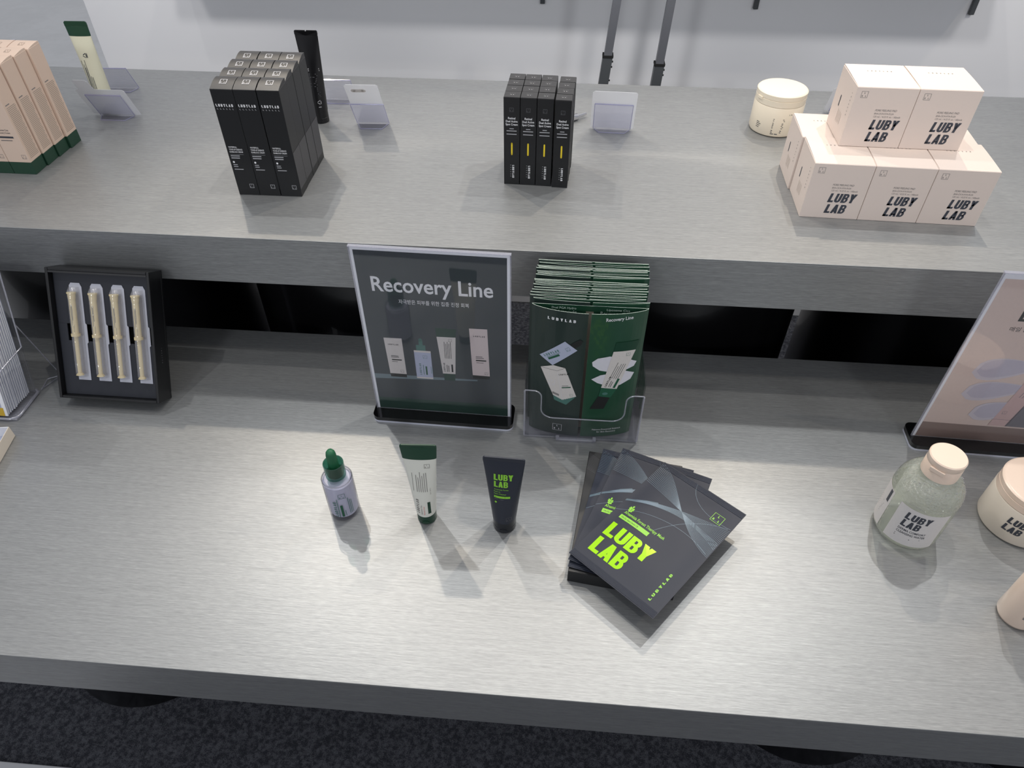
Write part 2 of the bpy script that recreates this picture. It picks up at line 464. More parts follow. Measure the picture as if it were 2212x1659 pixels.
class D:
    """print layer: 2D polygons with a material slot and a stacking order"""
    def __init__(s):
        s.p = []
    def poly(s, pts, m=0, l=0):
        s.p.append((pts, m, l))
    def rect(s, x0, y0, x1, y1, m=0, l=0, nx=1):
        for k in range(nx):
            a, b = x0 + (x1 - x0) * k / nx, x0 + (x1 - x0) * (k + 1) / nx
            s.poly(R4(a, y0, b, y1), m, l)
    def frame(s, x0, y0, x1, y1, t, m=0, l=0):
        s.rect(x0, y0, x1, y0 + t, m, l); s.rect(x0, y1 - t, x1, y1, m, l)
        s.rect(x0, y0 + t, x0 + t, y1 - t, m, l); s.rect(x1 - t, y0 + t, x1, y1 - t, m, l)
    def xf(s, pts, x, y, sc, wid, rot, shear):
        c, q = math.cos(rot), math.sin(rot)
        o = []
        for a, b in pts:
            a = a * sc * wid + b * sc * shear; b = b * sc
            o.append((x + a * c - b * q, y + a * q + b * c))
        return o
    def text(s, body, x, y, size, m=0, l=0, bold=0.0, align='l', fit=None, rot=0.0, shear=0.0, spacing=1.0):
        vs, fs, wd = text2d(body, bold, spacing)
        sc = size / 0.73
        wid = 1.0 if fit is None else fit / (wd * sc)
        off = {'l': 0, 'c': -wd / 2, 'r': -wd}[align]
        P = s.xf([(a + off, b) for a, b in vs], x, y, sc, wid, rot, shear)
        for f in fs:
            s.poly([P[k] for k in f], m, l)
    def heavy(s, body, x, y, h, width, m=0, l=0, rot=0.0, shear=0.0, gap=0.08):
        tot = sum(HEAVY[c][1] for c in body) + gap * (len(body) - 1)
        k = width / (tot * h); cx = 0
        for c in body:
            for pl in HEAVY[c][0]:
                s.poly(s.xf([(a + cx, b) for a, b in pl], x, y, h, k, rot, shear), m, l)
            cx += HEAVY[c][1] + gap
    def logo(s, x, y, z, m=0, l=0, t=0.05, rot=0.0):
        def T(pts):
            return s.xf(pts, x, y, z, 1, rot, 0)
        for q in (R4(0, 0, 1, t), R4(0, 1 - t, 1, 1), R4(0, t, t, 1 - t), R4(1 - t, t, 1, 1 - t)):
            s.poly(T(q), m, l)
        for c, a, b in (('L', .44, .62), ('B', .16, .16), ('L', .66, .16)):
            for pl in HEAVY[c][0]:
                s.poly(T([(a + u * .22, b + v * .24) for u, v in pl]), m, l)
    def lines(s, x, y, w, n, pitch, t, m=0, l=0, jit=0.25, rot=0.0):
        for k in range(n):
            e = w * (1 - jit * random.random())
            s.poly(s.xf(R4(0, -k * pitch, e, -k * pitch + t), x, y, 1, 1, rot, 0), m, l)
    def curve(s, pts, t, m=0, l=0):
        for a, b in zip(pts[:-1], pts[1:]):
            dx, dy = b[0] - a[0], b[1] - a[1]
            q = math.hypot(dx, dy) or 1
            nx, ny = -dy / q * t / 2, dx / q * t / 2
            s.poly([(a[0] - nx, a[1] - ny), (b[0] - nx, b[1] - ny), (b[0] + nx, b[1] + ny), (a[0] + nx, a[1] + ny)], m, l)
    def disc(s, cx, cy, rx, ry, m=0, l=0, n=24, rot=0.0):
        s.poly(s.xf([(rx * math.cos(2 * PI * k / n), ry * math.sin(2 * PI * k / n)) for k in range(n)], cx, cy, 1, 1, rot, 0), m, l)
    def refine(s, size):
        """cut large polygons into small triangles so the print can follow a curved sheet"""
        out = []
        for pts, m, l in s.p:
            span = max(max(p[0] for p in pts) - min(p[0] for p in pts), 1e-9)
            if span <= size:
                out.append((pts, m, l)); continue
            if len(pts) == 3:
                tris = [pts]
            else:
                c = (sum(p[0] for p in pts) / len(pts), sum(p[1] for p in pts) / len(pts))
                tris = [[c, pts[k], pts[(k + 1) % len(pts)]] for k in range(len(pts))]
            n = int(math.ceil(span / size))
            for A, B, C in tris:
                P = lambda i, j: (A[0] + (B[0] - A[0]) * i / n + (C[0] - A[0]) * j / n, A[1] + (B[1] - A[1]) * i / n + (C[1] - A[1]) * j / n)
                for i in range(n):
                    for j in range(n - i):
                        out.append(([P(i, j), P(i + 1, j), P(i, j + 1)], m, l))
                        if j < n - i - 1:
                            out.append(([P(i + 1, j), P(i + 1, j + 1), P(i, j + 1)], m, l))
        s.p = out
        return s
    def build(s, name, mats, fn, parent, eps=0.00012, step=0.00010):
        g = G()
        for pts, m, l in s.p:
            if len(pts) < 5:
                g.face([fn(u, v, eps + step * l) for u, v in pts], m)
                continue
            cu, cv = sum(p[0] for p in pts) / len(pts), sum(p[1] for p in pts) / len(pts)
            for k in range(len(pts)):
                a, b = pts[k], pts[(k + 1) % len(pts)]
                g.face([fn(cu, cv, eps + step * l), fn(*a, eps + step * l), fn(*b, eps + step * l)], m)
        return g.obj(name, mats, parent)
def build_bands(d, bands, mats, fn, parent, eps=0.0002, step=0.0001):
    """one print object per block of lettering, split by height"""
    for nm, v0, v1 in bands:
        q = D(); q.p = [e for e in d.p if v0 <= sum(v for _, v in e[0]) / len(e[0]) < v1]
        q.build(nm, mats, fn, parent, eps, step)
def bez(a, b, c, d, n=18):
    out = []
    for k in range(n + 1):
        t = k / n; q = 1 - t
        out.append(tuple(q ** 3 * a[i] + 3 * q * q * t * b[i] + 3 * q * t * t * c[i] + t ** 3 * d[i] for i in (0, 1)))
    return out
mm = 0.001
def front(y=0.0, z=0.0):
    """print on a face looking towards -y, u to the right, v up"""
    return lambda u, v, h: (u, y - h, z + v)
def on_top(z):
    return lambda u, v, h: (u, v, z + h)
def on_right(x):
    return lambda u, v, h: (x + h, u, v)
def on_left(x):
    return lambda u, v, h: (x - h, -u, v)
def on_cyl(r, ang, cx=0, cy=0):
    """u along the surface to the right, centred on direction ang (angle in plan), v up"""
    def fn(u, v, h):
        a = ang + u / r
        return (cx + (r + h) * math.cos(a), cy + (r + h) * math.sin(a), v)
    return fn

# ================================================================== SETTING
ZF = -0.75
HU = 0.2382
g = G(); g.box(-9, 9, -6, 12, ZF - 0.06, ZF - 0.006)
structure(g.obj('floor', M_CONCRETE))
g = G(); g.box(-2.1, 3.2, -2.6, 1.70, ZF - 0.0058, ZF, bev=0.002)
tag(g.obj('carpet', M_CARPET), 'charcoal felt carpet on the floor under both shelves', 'carpet')
YW = 1.70
g = G(); g.box(-1.30, 3.4, YW, YW + 0.06, ZF, 1.62, bev=0.002)
structure(g.obj('wall_back', M_WALL))

# two-tier counter: brushed metal slabs
def slab(label, y0, y1, ztop, T):
    t = thing('display_shelf', label, 'shelf', (0, y0, ztop - T))
    X0, X1 = -1.75, 1.95
    D_ = y1 - y0
    g = G(); g.box(X0, X1, 0, D_, T - 0.0025, T, bev=0.0006); g.obj('top_panel', M_METAL, t)
    g = G(); g.box(X0, X1, 0.0003, 0.012, 0, T - 0.0026, bev=0.0006); g.obj('front_panel', M_METAL, t)
    g = G(); g.box(X0, X1, D_ - 0.012, D_ - 0.0003, 0, T - 0.0026, bev=0.0006); g.obj('back_panel', M_METAL, t)
    g = G(); g.box(X0, X1, 0.0122, D_ - 0.0122, 0.002, 0.014); g.obj('bottom_panel', M_METAL, t)
    for x0, x1 in ((X0, X0 + 0.012), (X1 - 0.012, X1)):
        g = G(); g.box(x0, x1, 0.0122, D_ - 0.0122, 0.0142, T - 0.0026); g.obj('end_panel', M_METAL, t)
    return t
slab('long lower brushed grey metal shelf nearest the viewer', 0.0, 0.6036, 0.0, 0.0811)
slab('long raised brushed grey metal shelf behind the lower one', 0.5332, 1.1505, HU, 0.0811)

def drum(label, x, y, r, ztop):
    t = thing('round_pedestal', label, 'pedestal', (x, y, ZF), group='black round pedestals under the shelves')
    h = ztop - ZF
    g = G(); g.lathe([(r - 0.004, 0), (r, 0.004), (r, h - 0.012)], 72); g.obj('drum_wall', M_BLACKGLOSS, t, smooth=40)
    g = G(); g.lathe([(r - 0.006, h - 0.012), (r - 0.004, h - 0.003), (r - 0.008, h)], 72); g.obj('top_disc', M_BLACKGLOSS, t, smooth=40)
    return t
drum('black round pedestal under the left end of the lower shelf', -0.835, 0.420, 0.200, -0.0811)
drum('black round pedestal under the lower shelf below the sachets', 0.60, 0.420, 0.200, -0.0811)
drum('black round pedestal under the lower shelf at the far right corner', 1.06, 0.420, 0.200, -0.0811)
drum('black round pedestal under the raised shelf behind the syringe box', -0.90, 0.915, 0.262, HU - 0.0811)
drum('black round pedestal under the raised shelf behind the slate sign', -0.335, 0.915, 0.262, HU - 0.0811)
drum('black round pedestal under the raised shelf behind the green leaflets', 0.257, 0.915, 0.262, HU - 0.0811)
drum('black round pedestal under the raised shelf behind the beige sign', 0.835, 0.915, 0.262, HU - 0.0811)

# wall shelf above the frame with dark uprights whose feet reach into view
t = thing('wall_shelf', 'wall rack whose dark upright feet hang against the white wall', 'shelf', (0, YW, 0.35))
g = G(); g.box(-1.0, 1.05, -0.20, -0.012, 0.0, 0.02, bev=0.002); g.obj('board', M_WALL, t)
for x in (-0.59, -0.046, 0.498, 1.031):
    g = G(); g.box(x - 0.006, x + 0.006, -0.011, -0.0005, -0.12, 0.06, bev=0.001); g.obj('upright', M_STEELDARK, t)

# telescopic stand with two leaning square legs
t = thing('telescopic_stand', 'grey telescopic stand with two leaning square legs before the wall', 'stand', (0.12, 1.40, ZF))
def leg(xa, xb, zj):
    z0, z1 = 0.0, 1.70
    def at(z):
        return xa + (xb - xa) * (z - (0.138 - ZF)) / ((0.3253 - ZF) - (0.138 - ZF)) - 0.12
    def sq(za, zb, hw, m, name, par):
        g = G()
        v = [(at(z) + sx * hw, sy * hw, z) for z in (za, zb) for sy in (-1, 1) for sx in (-1, 1)]
        g.add(v, [(0, 2, 3, 1), (4, 5, 7, 6), (0, 1, 5, 4), (2, 6, 7, 3), (0, 4, 6, 2), (1, 3, 7, 5)])
        return g.obj(name, m, par)
    lo = sq(0.0, zj - 0.002, 0.0112, M_STEELDARK, 'lower_leg', t)
    up = sq(zj + 0.002, z1, 0.0090, M_STEEL, 'upper_leg', t)
    sq(zj - 0.002, zj + 0.003, 0.0124, M_RUBBER, 'collar', lo)
    for dz in (0.012, 0.024, 0.055):
        g = G(); x = at(zj - dz) + 0.0112
        g.tube([(x - 0.001, -0.004, zj - dz), (x + 0.003, -0.004, zj - dz)], 0.0022, 8)
        g.obj('screw', M_RUBBER, lo)
leg(0.1148, 0.1297, 0.2073 - ZF)
leg(0.2379, 0.2473, 0.1922 - ZF)
g = G(); g.box(-0.03, 0.25, -0.012, 0.012, 1.701, 1.73, bev=0.002); g.obj('crossbar', M_STEEL, t)

# things on the floor
g = G(); g.box(-1.75, -0.88, -0.5, 0.094, ZF + 0.0005, ZF + 0.012, bev=0.002)
tag(g.obj('white_board', M_WALL), 'white board lying on the carpet at the bottom left corner', 'board')
g = G()
g.prism([(0, 0), (0.20, 0.045), (0.195, 0.075), (0.03, 0.042), (0.07, 0.10), (0.05, 0.108), (0, 0.03)], lambda u, v, h: (u, v, h), 0.0012)
tag(g.obj('floor_strip', M_PAPER, loc=(-3.50, 4.03, ZF - 0.0058)), 'white strip on the concrete hall floor', 'tape')  # flat white strip with a short hook

# ================================================================== SIGNS
def sign_base(t, W):
    def outline(x0, x1, y0, y1, r):
        pts = []
        for cx, cy, a in ((x1 - r, y0 + r, -PI / 2), (x1 - r, y1 - r, 0), (x0 + r, y1 - r, PI / 2), (x0 + r, y0 + r, PI)):
            for k in range(6):
                q = a + PI / 2 * k / 5
                pts.append((cx + r * math.cos(q), cy + r * math.sin(q)))
        return pts
    O = outline(-0.003, W + 0.004, -0.021, 0.027, 0.010)
    g = G(); g.prism(O, lambda u, v, h: (u, v, h), 0.0035); b = g.obj('base_foot', M_WHITEACR, t)
    g = G(); g.prism(O, lambda u, v, h: (u, v, 0.0036 + h), 0.0070); g.obj('base', M_BLACKACR, t)
def sleeve(t, W, Hh, z0):
    g = G(); g.box(0, W, -0.0026, -0.0012, z0, z0 + Hh, bev=0.0003, seg=1); g.obj('front_sheet', M_ACR, t)
    g = G(); g.box(0, W, 0.0012, 0.0028, z0, z0 + Hh, bev=0.0003, seg=1); g.obj('back_sheet', M_ACR, t)
    for xe in (0, W - 0.0016):
        g = G(); g.box(xe, xe + 0.0016, -0.0011, 0.0011, z0, z0 + Hh); g.obj('sleeve_edge', M_ACREDGE, t)
    g = G(); g.box(0.0, W, -0.0026, 0.0028, z0 + Hh + 0.0001, z0 + Hh + 0.0012); g.obj('top_edge', M_ACREDGE, t)
SW, SH, SZ = 0.2100, 0.2945, 0.0108

t = thing('table_sign', 'upright acrylic sign with a slate grey poster headed Recovery Line', 'sign', (-0.2346, 0.4253, 0), (0, 0, -0.0191))
sign_base(t, SW); sleeve(t, SW, SH, SZ)
g = G(); g.box(0.0018, SW - 0.0018, -0.0002, 0.0004, SZ, SZ + SH - 0.0006); po = g.obj('poster', M_PAPER, t)
d = D()
MS = [M_POSTER, M_POSTERGREEN, M_POSTERBAND, M_WHITEINK, M_PRINTLIGHT, M_PRINTROSE, M_PRINTLAV, M_TEALINK, M_BLACKINK, M_GREENINK, M_GREYSHADE]
d.rect(5.5, 0.5, 204.5, 289.5, 0, 0)
d.rect(5.5, 0.5, 204.5, 24, 1, 1)
d.poly([(5.5, 63.5), (5.5, 73), (160, 73.5), (160, 71)], 2, 1)
d.text('Recovery Line', 23, 226, 24.5, 3, 1, 0.016, fit=163)
d.text('자극받은 피부를 위한 집중 진정 회복', 57, 207, 6.0, 3, 1, 0.002, fit=96)
# printed carton, left
d.poly([(28, 144), (54, 144.5), (54.5, 75.5), (30, 75.5)], 4, 2); d.poly([(30, 75.5), (54.5, 75.5), (54.5, 69), (30.5, 69)], 8, 2)
d.heavy('LUBYLAB', 33, 131, 2.4, 15, 8, 3, gap=0.45)
d.lines(35, 110, 12, 2, 2.4, 1.0, 8, 3); d.rect(35.5, 102, 50, 104.2, 8, 3); d.lines(35.5, 99, 10, 1, 2, 0.8, 8, 3); d.logo(46, 78.5, 5, 8, 3)
# printed dropper bottle
d.rect(69.5, 69, 94, 124, 6, 2); d.rect(69.5, 69, 94, 72, 4, 3); d.rect(69.5, 120.5, 94, 124, 4, 3)
d.rect(73.5, 124, 87, 134.5, 7, 2); d.rect(78, 134, 83.5, 144, 7, 2); d.disc(80.7, 144, 2.8, 2.8, 7, 2)
d.heavy('LUBYLAB', 78, 77, 3, 22, 7, 3, rot=PI / 2, gap=0.35); d.rect(84, 77, 86.5, 94, 9, 3); d.logo(82, 109, 6, 7, 3); d.lines(81.5, 77, 20, 1, 2, 0.9, 7, 3, rot=PI / 2); d.lines(92.5, 80, 16, 2, 2, 0.6, 7, 3, rot=PI / 2)
# printed tube
d.poly([(103.4, 168), (133.4, 167.5), (131.6, 152.5), (104.6, 152)], 1, 2); d.poly([(104.6, 152), (131.6, 152.5), (127.8, 82.3), (109.3, 82)], 4, 2); d.poly([(110, 82), (127.4, 82), (126.8, 68.6), (110.8, 68.6)], 1, 2)
d.lines(115, 112, 32, 5, 2.2, 0.7, 8, 3, rot=PI / 2); d.heavy('LUBYLAB', 113.5, 86, 2.6, 17, 8, 3, rot=PI / 2, gap=0.35); d.rect(122.5, 86, 125, 101, 8, 3); d.logo(121, 144, 5, 8, 3); d.lines(116.6, 86, 14, 2, 2.4, 0.9, 8, 3, rot=PI / 2)
# printed carton, right
d.poly([(151.3, 170.7), (176.6, 171), (178.5, 82.4), (153.4, 82.8)], 5, 2); d.poly([(153.4, 82.8), (178.5, 82.4), (178.3, 76), (153.6, 76)], 8, 2)
d.heavy('LUBYLAB', 157, 156, 2.6, 16, 8, 3, gap=0.45); d.lines(159, 119, 12, 2, 2.6, 1.0, 8, 3); d.rect(159, 111, 174, 113.4, 8, 3); d.lines(159.5, 107.5, 11, 1, 2, 0.8, 8, 3); d.logo(171, 85, 5, 8, 3)
d.build('poster_print', MS, lambda u, v, h: (u * mm, -0.0002 - h, SZ + v * mm), po, 0.00008, 0.00008)

t = thing('table_sign', 'upright acrylic sign with a rose beige poster of cream swatches', 'sign', (0.5760, 0.4320, 0), (0, 0, -0.03))
sign_base(t, SW); sleeve(t, SW, SH, SZ)
g = G(); g.box(0.0018, SW - 0.0018, -0.0002, 0.0004, SZ, SZ + SH - 0.0006); po = g.obj('poster', M_PAPER, t)
d = D()
MS = [M_POSTERBEIGE, M_POSTERBROWN, M_BLACKINK, M_SWATCH, M_SWATCHHI, M_PINKTUBE, M_GREYSHADE]
d.rect(5.5, 0.5, 204.5, 286, 0, 0)
d.rect(5.5, 0.5, 204.5, 31, 1, 1)
d.text('D', 48.5, 223.5, 26, 2, 1, 0.012)
d.text('매일 순한', 45, 207, 6.0, 2, 1, 0.003)
def blob(pts, m, l):
    d.poly(pts, m, l)
def leafshape(x0, y0, x1, y1, wdt, m, l, n=12):
    dx, dy = x1 - x0, y1 - y0; q = math.hypot(dx, dy); nx, ny = -dy / q, dx / q
    a = [(x0 + dx * k / n + nx * wdt * math.sin(PI * min(1, (k / n) ** 0.55)), y0 + dy * k / n + ny * wdt * math.sin(PI * min(1, (k / n) ** 0.55))) for k in range(n + 1)]
    b = [(x0 + dx * k / n - nx * wdt * 0.8 * math.sin(PI * min(1, (k / n) ** 0.55)), y0 + dy * k / n - ny * wdt * 0.8 * math.sin(PI * min(1, (k / n) ** 0.55))) for k in range(n - 1, 0, -1)]
    d.poly(b[::-1][::-1] and (a + b), m, l)
leafshape(31, 132, 125, 152, 22, 4, 2); leafshape(36, 135, 122, 152, 18, 3, 3)
leafshape(34, 91, 130, 112, 20, 4, 4); leafshape(40, 94, 126, 112, 16, 3, 5)
leafshape(60, 52, 150, 78, 20, 4, 6); leafshape(66, 55, 146, 78, 16, 3, 7)
d.poly([(95, 34), (121, 34), (140, 170), (112, 170)], 5, 8); d.poly([(118, 34), (150, 34), (178, 170), (140, 170)], 6, 8)
d.logo(103, 58, 6, 6, 9); d.lines(112, 92, 16, 3, 4, 0.8, 6, 9, rot=PI / 2.3); d.curve([(94, 47), (124, 47)], 0.5, 6, 9)
d.build('poster_print', MS, lambda u, v, h: (u * mm, -0.0002 - h, SZ + v * mm), po, 0.00008, 0.00006)

# ================================================================== LEAFLET HOLDER AND LEAFLETS
LX = -0.0030
t = thing('leaflet_holder', 'clear acrylic leaflet holder packed with green leaflets in the centre', 'holder', (LX, 0.392, 0))
HWD, HDP = 0.1690, 0.128
def uu(u, v, h): return (u, h, v)
notch = [(0, 0), (HWD, 0), (HWD, 0.097), (HWD - 0.016, 0.097)]
def arc(cx, cy, r, a0, a1, n=6):
    return [(cx + r * math.cos(a0 + (a1 - a0) * k / n), cy + r * math.sin(a0 + (a1 - a0) * k / n)) for k in range(n + 1)]
top = [(0, 0.097), (0.008, 0.097)] + arc(0.012, 0.085, 0.012, PI / 2, 0)[1:] + arc(0.042, 0.061, 0.018, PI, 1.5 * PI) + arc(HWD - 0.042, 0.061, 0.018, 1.5 * PI, 2 * PI) + arc(HWD - 0.012, 0.085, 0.012, PI, PI / 2) + [(HWD, 0.097)]
g = G(); g.prism([(0, 0.004), (HWD, 0.004)] + top[::-1], uu, 0.0018, 0); g.obj('front_panel', [M_ACR], t)
g = G(); g.tube([(u, 0.0009, v + 0.0006) for u, v in top], 0.0011, 8); g.obj('rim', M_ACREDGE, t, smooth=60)
g = G(); g.box(0, HWD, 0, HDP, 0, 0.0035, bev=0.001); g.obj('floor_tray', M_ACREDGE, t)
g = G(); g.box(0, HWD, HDP - 0.0018, HDP, 0.004, 0.19, bev=0.0005); g.obj('back_panel', M_ACR, t)
for x0 in (0, HWD - 0.0018):
    g = G(); g.box(x0, x0 + 0.0018, 0.002, HDP - 0.002, 0.004, 0.12, bev=0.0004); g.obj('side_panel', M_ACR, t)
g = G(); g.tube([(0.0, 0.0, 0.004), (0.0, 0.0, 0.097)], 0.0014, 8); g.obj('corner_edge', M_ACREDGE, t)
g = G(); g.tube([(HWD, 0.0, 0.004), (HWD, 0.0, 0.097)], 0.0014, 8); g.obj('corner_edge', M_ACREDGE, t)
g = G(); g.box(0.048, 0.108, -0.006, -0.0005, 0.0, 0.0045, bev=0.001); g.box(0.048, 0.053, -0.0062, 0.0, 0.0045, 0.0075); g.box(0.103, 0.108, -0.0062, 0.0, 0.0045, 0.0075); g.obj('clip', M_ACREDGE, t)

LW, LH = 0.152, 0.2335
def leaflet(label, x, y, z, b, rz, printed=False, rx=0.0):
    t = thing('green_leaflet', label, 'leaflet', (x, y, z), (rx, 0, rz), group='green leaflets in the central holder')
    th = 0.0004
    def strip(path, nm, mo, mi):
        g = G(); n = len(path)
        nrm = []
        for k in range(n):
            a, c = path[max(k - 1, 0)], path[min(k + 1, n - 1)]
            dx, dy = c[0] - a[0], c[1] - a[1]; q = math.hypot(dx, dy)
            nrm.append((dy / q, -dx / q))
        A = path; B = [(p[0] - q[0] * th, p[1] - q[1] * th) for p, q in zip(path, nrm)]
        for k in range(n - 1):
            p, q, r, s_ = A[k], A[k + 1], B[k + 1], B[k]
            g.face([(p[0], p[1], 0), (q[0], q[1], 0), (q[0], q[1], LH), (p[0], p[1], LH)], 0)
            g.face([(r[0], r[1], 0), (s_[0], s_[1], 0), (s_[0], s_[1], LH), (r[0], r[1], LH)], 1)
            g.face([(p[0], p[1], LH), (q[0], q[1], LH), (r[0], r[1], LH), (s_[0], s_[1], LH)], 2)
            g.face([(s_[0], s_[1], 0), (r[0], r[1], 0), (q[0], q[1], 0), (p[0], p[1], 0)], 2)
        for k in (0, n - 1):
            p, r = A[k], B[k]
            g.face([(p[0], p[1], 0), (r[0], r[1], 0), (r[0], r[1], LH), (p[0], p[1], LH)], 2)
        return g.obj(nm, [mo, mi, M_PAPEREDGE], t)
    N = 10
    back = [(LW * k / N, -0.0004 * math.sin(PI * k / N)) for k in range(N + 1)]
    bp = strip(back, 'back_panel', M_LEAFIN, M_LEAFDARK)
    def flap(x0, x1):
        return [(x0 + (x1 - x0) * k / 16, -0.0009 - b * math.sin(PI / 2 * (k / 16) ** 0.75)) for k in range(17)]
    fl = strip(flap(0.0002, LW / 2 - 0.0019), 'flap', M_LEAFDARK, M_LEAFIN)
    fr = strip(flap(LW - 0.0002, LW / 2 + 0.0019)[::-1], 'flap', M_LEAF, M_LEAFIN)
    if printed:
        def sf(u, v, h):
            k = (u * mm) / (LW / 2 - 0.0015) if u * mm < LW / 2 else (LW - u * mm) / (LW / 2 - 0.0015)
            return (u * mm, -0.0012 - b * math.sin(PI / 2 * max(0, min(1, k)) ** 0.75) - h, v * mm)
        MS = [M_WHITEINK, M_PRINTLIGHT, M_PRINTLAV, M_BLACKINK, M_GREENINK, M_TEALINK, M_LEAF, M_SMEAR, M_GREEN]
        d = D()
        d.heavy('LUBYLAB', 21.5, 217.5, 4.6, 37, 0, 1, gap=0.5)
        A = -0.55
        d.poly([(46, 184), (63.5, 170.5), (31, 138), (12.5, 152)], 2, 1)
        d.poly([(53, 178.5), (60, 173.5), (67, 180), (70, 187), (66, 190), (58, 184)], 3, 1)
        d.heavy('LUBYLAB', 20, 151, 4, 24, 5, 2, rot=0.62, gap=0.35); d.poly(d.xf(R4(0, 0, 18, 3.6), 26, 147, 1, 1, 0.62, 0), 4, 2); d.lines(23, 150.5, 24, 1, 2, 0.8, 5, 2, rot=0.62); d.logo(50, 166.5, 6, 5, 2, rot=0.62)
        d.poly([(14.6, 130.4), (32.4, 138.4), (48.8, 136.3), (67.2, 83.7), (47.9, 73.8), (34, 81), ], 1, 1)
        d.poly([(34, 81), (47.9, 73.8), (67.2, 83.7), (53.6, 65), (36, 72)], 5, 1)
        d.curve([(14.6, 130.4), (38, 129), (48.8, 136.3)], 0.4, 3, 2); d.curve([(38, 129), (47.9, 74)], 0.3, 7, 2)
        d.heavy('LUBYLAB', 41, 121, 2.6, 15, 3, 2, rot=0.25, gap=0.5); d.lines(46, 101, 12, 1, 2, 0.7, 3, 2, rot=0.2); d.poly(d.xf(R4(0, 0, 13, 2), 46, 97, 1, 1, 0.22, 0), 4, 2); d.logo(58, 83, 4.5, 5, 2, rot=0.1); d.logo(26, 101, 9, 7, 2, rot=-0.1)
        for k in range(9): d.rect(33 + k * 1.1, 84 - k * 0.4, 33.6 + k * 1.1, 88 - k * 0.4, 3, 2)
        d.logo(36, 8.5, 13.5, 0, 1, t=0.035)
        build_bands(d.refine(5), (('brand_print', 200, 999), ('product_print', 60, 200), ('logo_print', 0, 60)), MS, sf, fl, 0.0003)
        d = D()
        d.text('Recovery Line', 97.5, 222, 5.6, 0, 1, 0.012, fit=35, rot=0.06)
        # cream smears and printed tube
        d.poly([(84.7, 151), (92, 158), (108, 161.5), (122, 158), (134, 154), (146, 147), (143, 139), (130, 133), (115, 131.5), (96, 136), (86, 144)], 7, 1)
        d.poly([(86, 119), (98, 127), (118, 131), (133, 132), (144.9, 126.5), (141, 115), (127, 106), (108, 107), (95, 112)], 7, 1)
        d.poly([(88, 60), (108, 60), (118, 92), (101, 92)], 3, 1)
        d.poly([(114.4, 185.5), (145.6, 185.6), (142.2, 169.3), (112.1, 169.7)], 8, 2)
        d.poly([(112.1, 169.7), (142.2, 169.3), (123.4, 99), (101, 103)], 1, 3)
        d.poly([(101, 102.8), (123.4, 99), (116, 82.5), (98.7, 86.2)], 4, 3); d.disc(107.5, 91, 4, 2.6, 5, 4)
        d.heavy('LUBYLAB', 108, 104, 3, 20, 3, 4, rot=1.27, gap=0.35); d.poly(d.xf(R4(0, 0, 18, 3.4), 120.5, 101, 1, 1, 1.27, 0), 4, 4); d.lines(112, 121, 30, 5, 2.8, 0.6, 3, 4, rot=1.27); d.logo(130, 160, 5.5, 5, 4); d.lines(111.5, 104, 13, 2, 2.4, 0.8, 3, 4, rot=1.27)
        d.text('Nature-Powered Science', 95, 14.2, 3.4, 0, 1, fit=42); d.text('for Skin Recovery', 102, 9, 3.4, 0, 1, fit=28)
        build_bands(d.refine(5), (('title_print', 200, 999), ('product_print', 40, 200), ('slogan_print', 0, 40)), MS, sf, fr, 0.0003)
    d = D()
    d.text('Dual PGA Hydro', 26, LH / mm - 6.5, 3.6, 0, 0, fit=32); d.text('Ampoule', 33, LH / mm - 13, 5, 0, 0, 0.01, fit=26)
    d.text('Liposome Cica', 98, LH / mm - 6.5, 3.6, 0, 0, fit=30); d.text('Recovery Cream', 90, LH / mm - 13, 5, 0, 0, 0.01, fit=46)
    d.rect(LW / mm / 2 - 5, 2, LW / mm / 2 + 5, LH / mm - 9, 1, 0)
    d.build('inside_print', [M_PAPEREDGE, M_INKSOFT], lambda u, v, h: (u * mm, -0.0006 - h, v * mm), bp, 0.0002)
    return t
ORD = ['front', 'second', 'third', 'fourth', 'fifth', 'sixth', 'seventh', 'eighth', 'ninth', 'tenth', 'eleventh', 'twelfth', 'thirteenth',
       'fourteenth', 'fifteenth', 'sixteenth', 'seventeenth', 'eighteenth', 'nineteenth', 'twentieth', 'rearmost']
leaflet('front leaflet of the central holder, its two flaps printed with skincare', LX + 0.0062, 0.4130, 0.0045, 0.0165, 0.0, True)
NL = 18
xs = [0.0075, 0.0026, 0.0030, 0.0050, 0.0045, 0.0070, 0.0055, 0.0080, 0.0065, 0.0060, 0.0078, 0.0100, 0.0085, 0.0075, 0.0105, 0.0085, 0.0110, 0.0100, 0.0075, 0.0065]
yy = 0.4130
for k in range(1, NL + 1):
    b = [0.0048, 0.0040, 0.0036][k - 1] if k < 4 else random.choice([0.0014, 0.0018, 0.0030, 0.0036, 0.0024])
    yy += b + 0.0023
    zz = 0.0045 + (0.0045 * random.random() if k > 3 else 0.004) + 0.003 * k / NL
    nm = ORD[k] if k < NL else 'rearmost'
    leaflet('%s leaflet%s in the central green stack, showing its white top edge' % (nm, ' from the front' if k < NL else ''),
            max(LX + 0.0032, LX + xs[k - 1]) if k > 3 else LX + xs[k - 1], yy, zz, b, random.uniform(-0.018, 0.018) if k > 3 else 0)

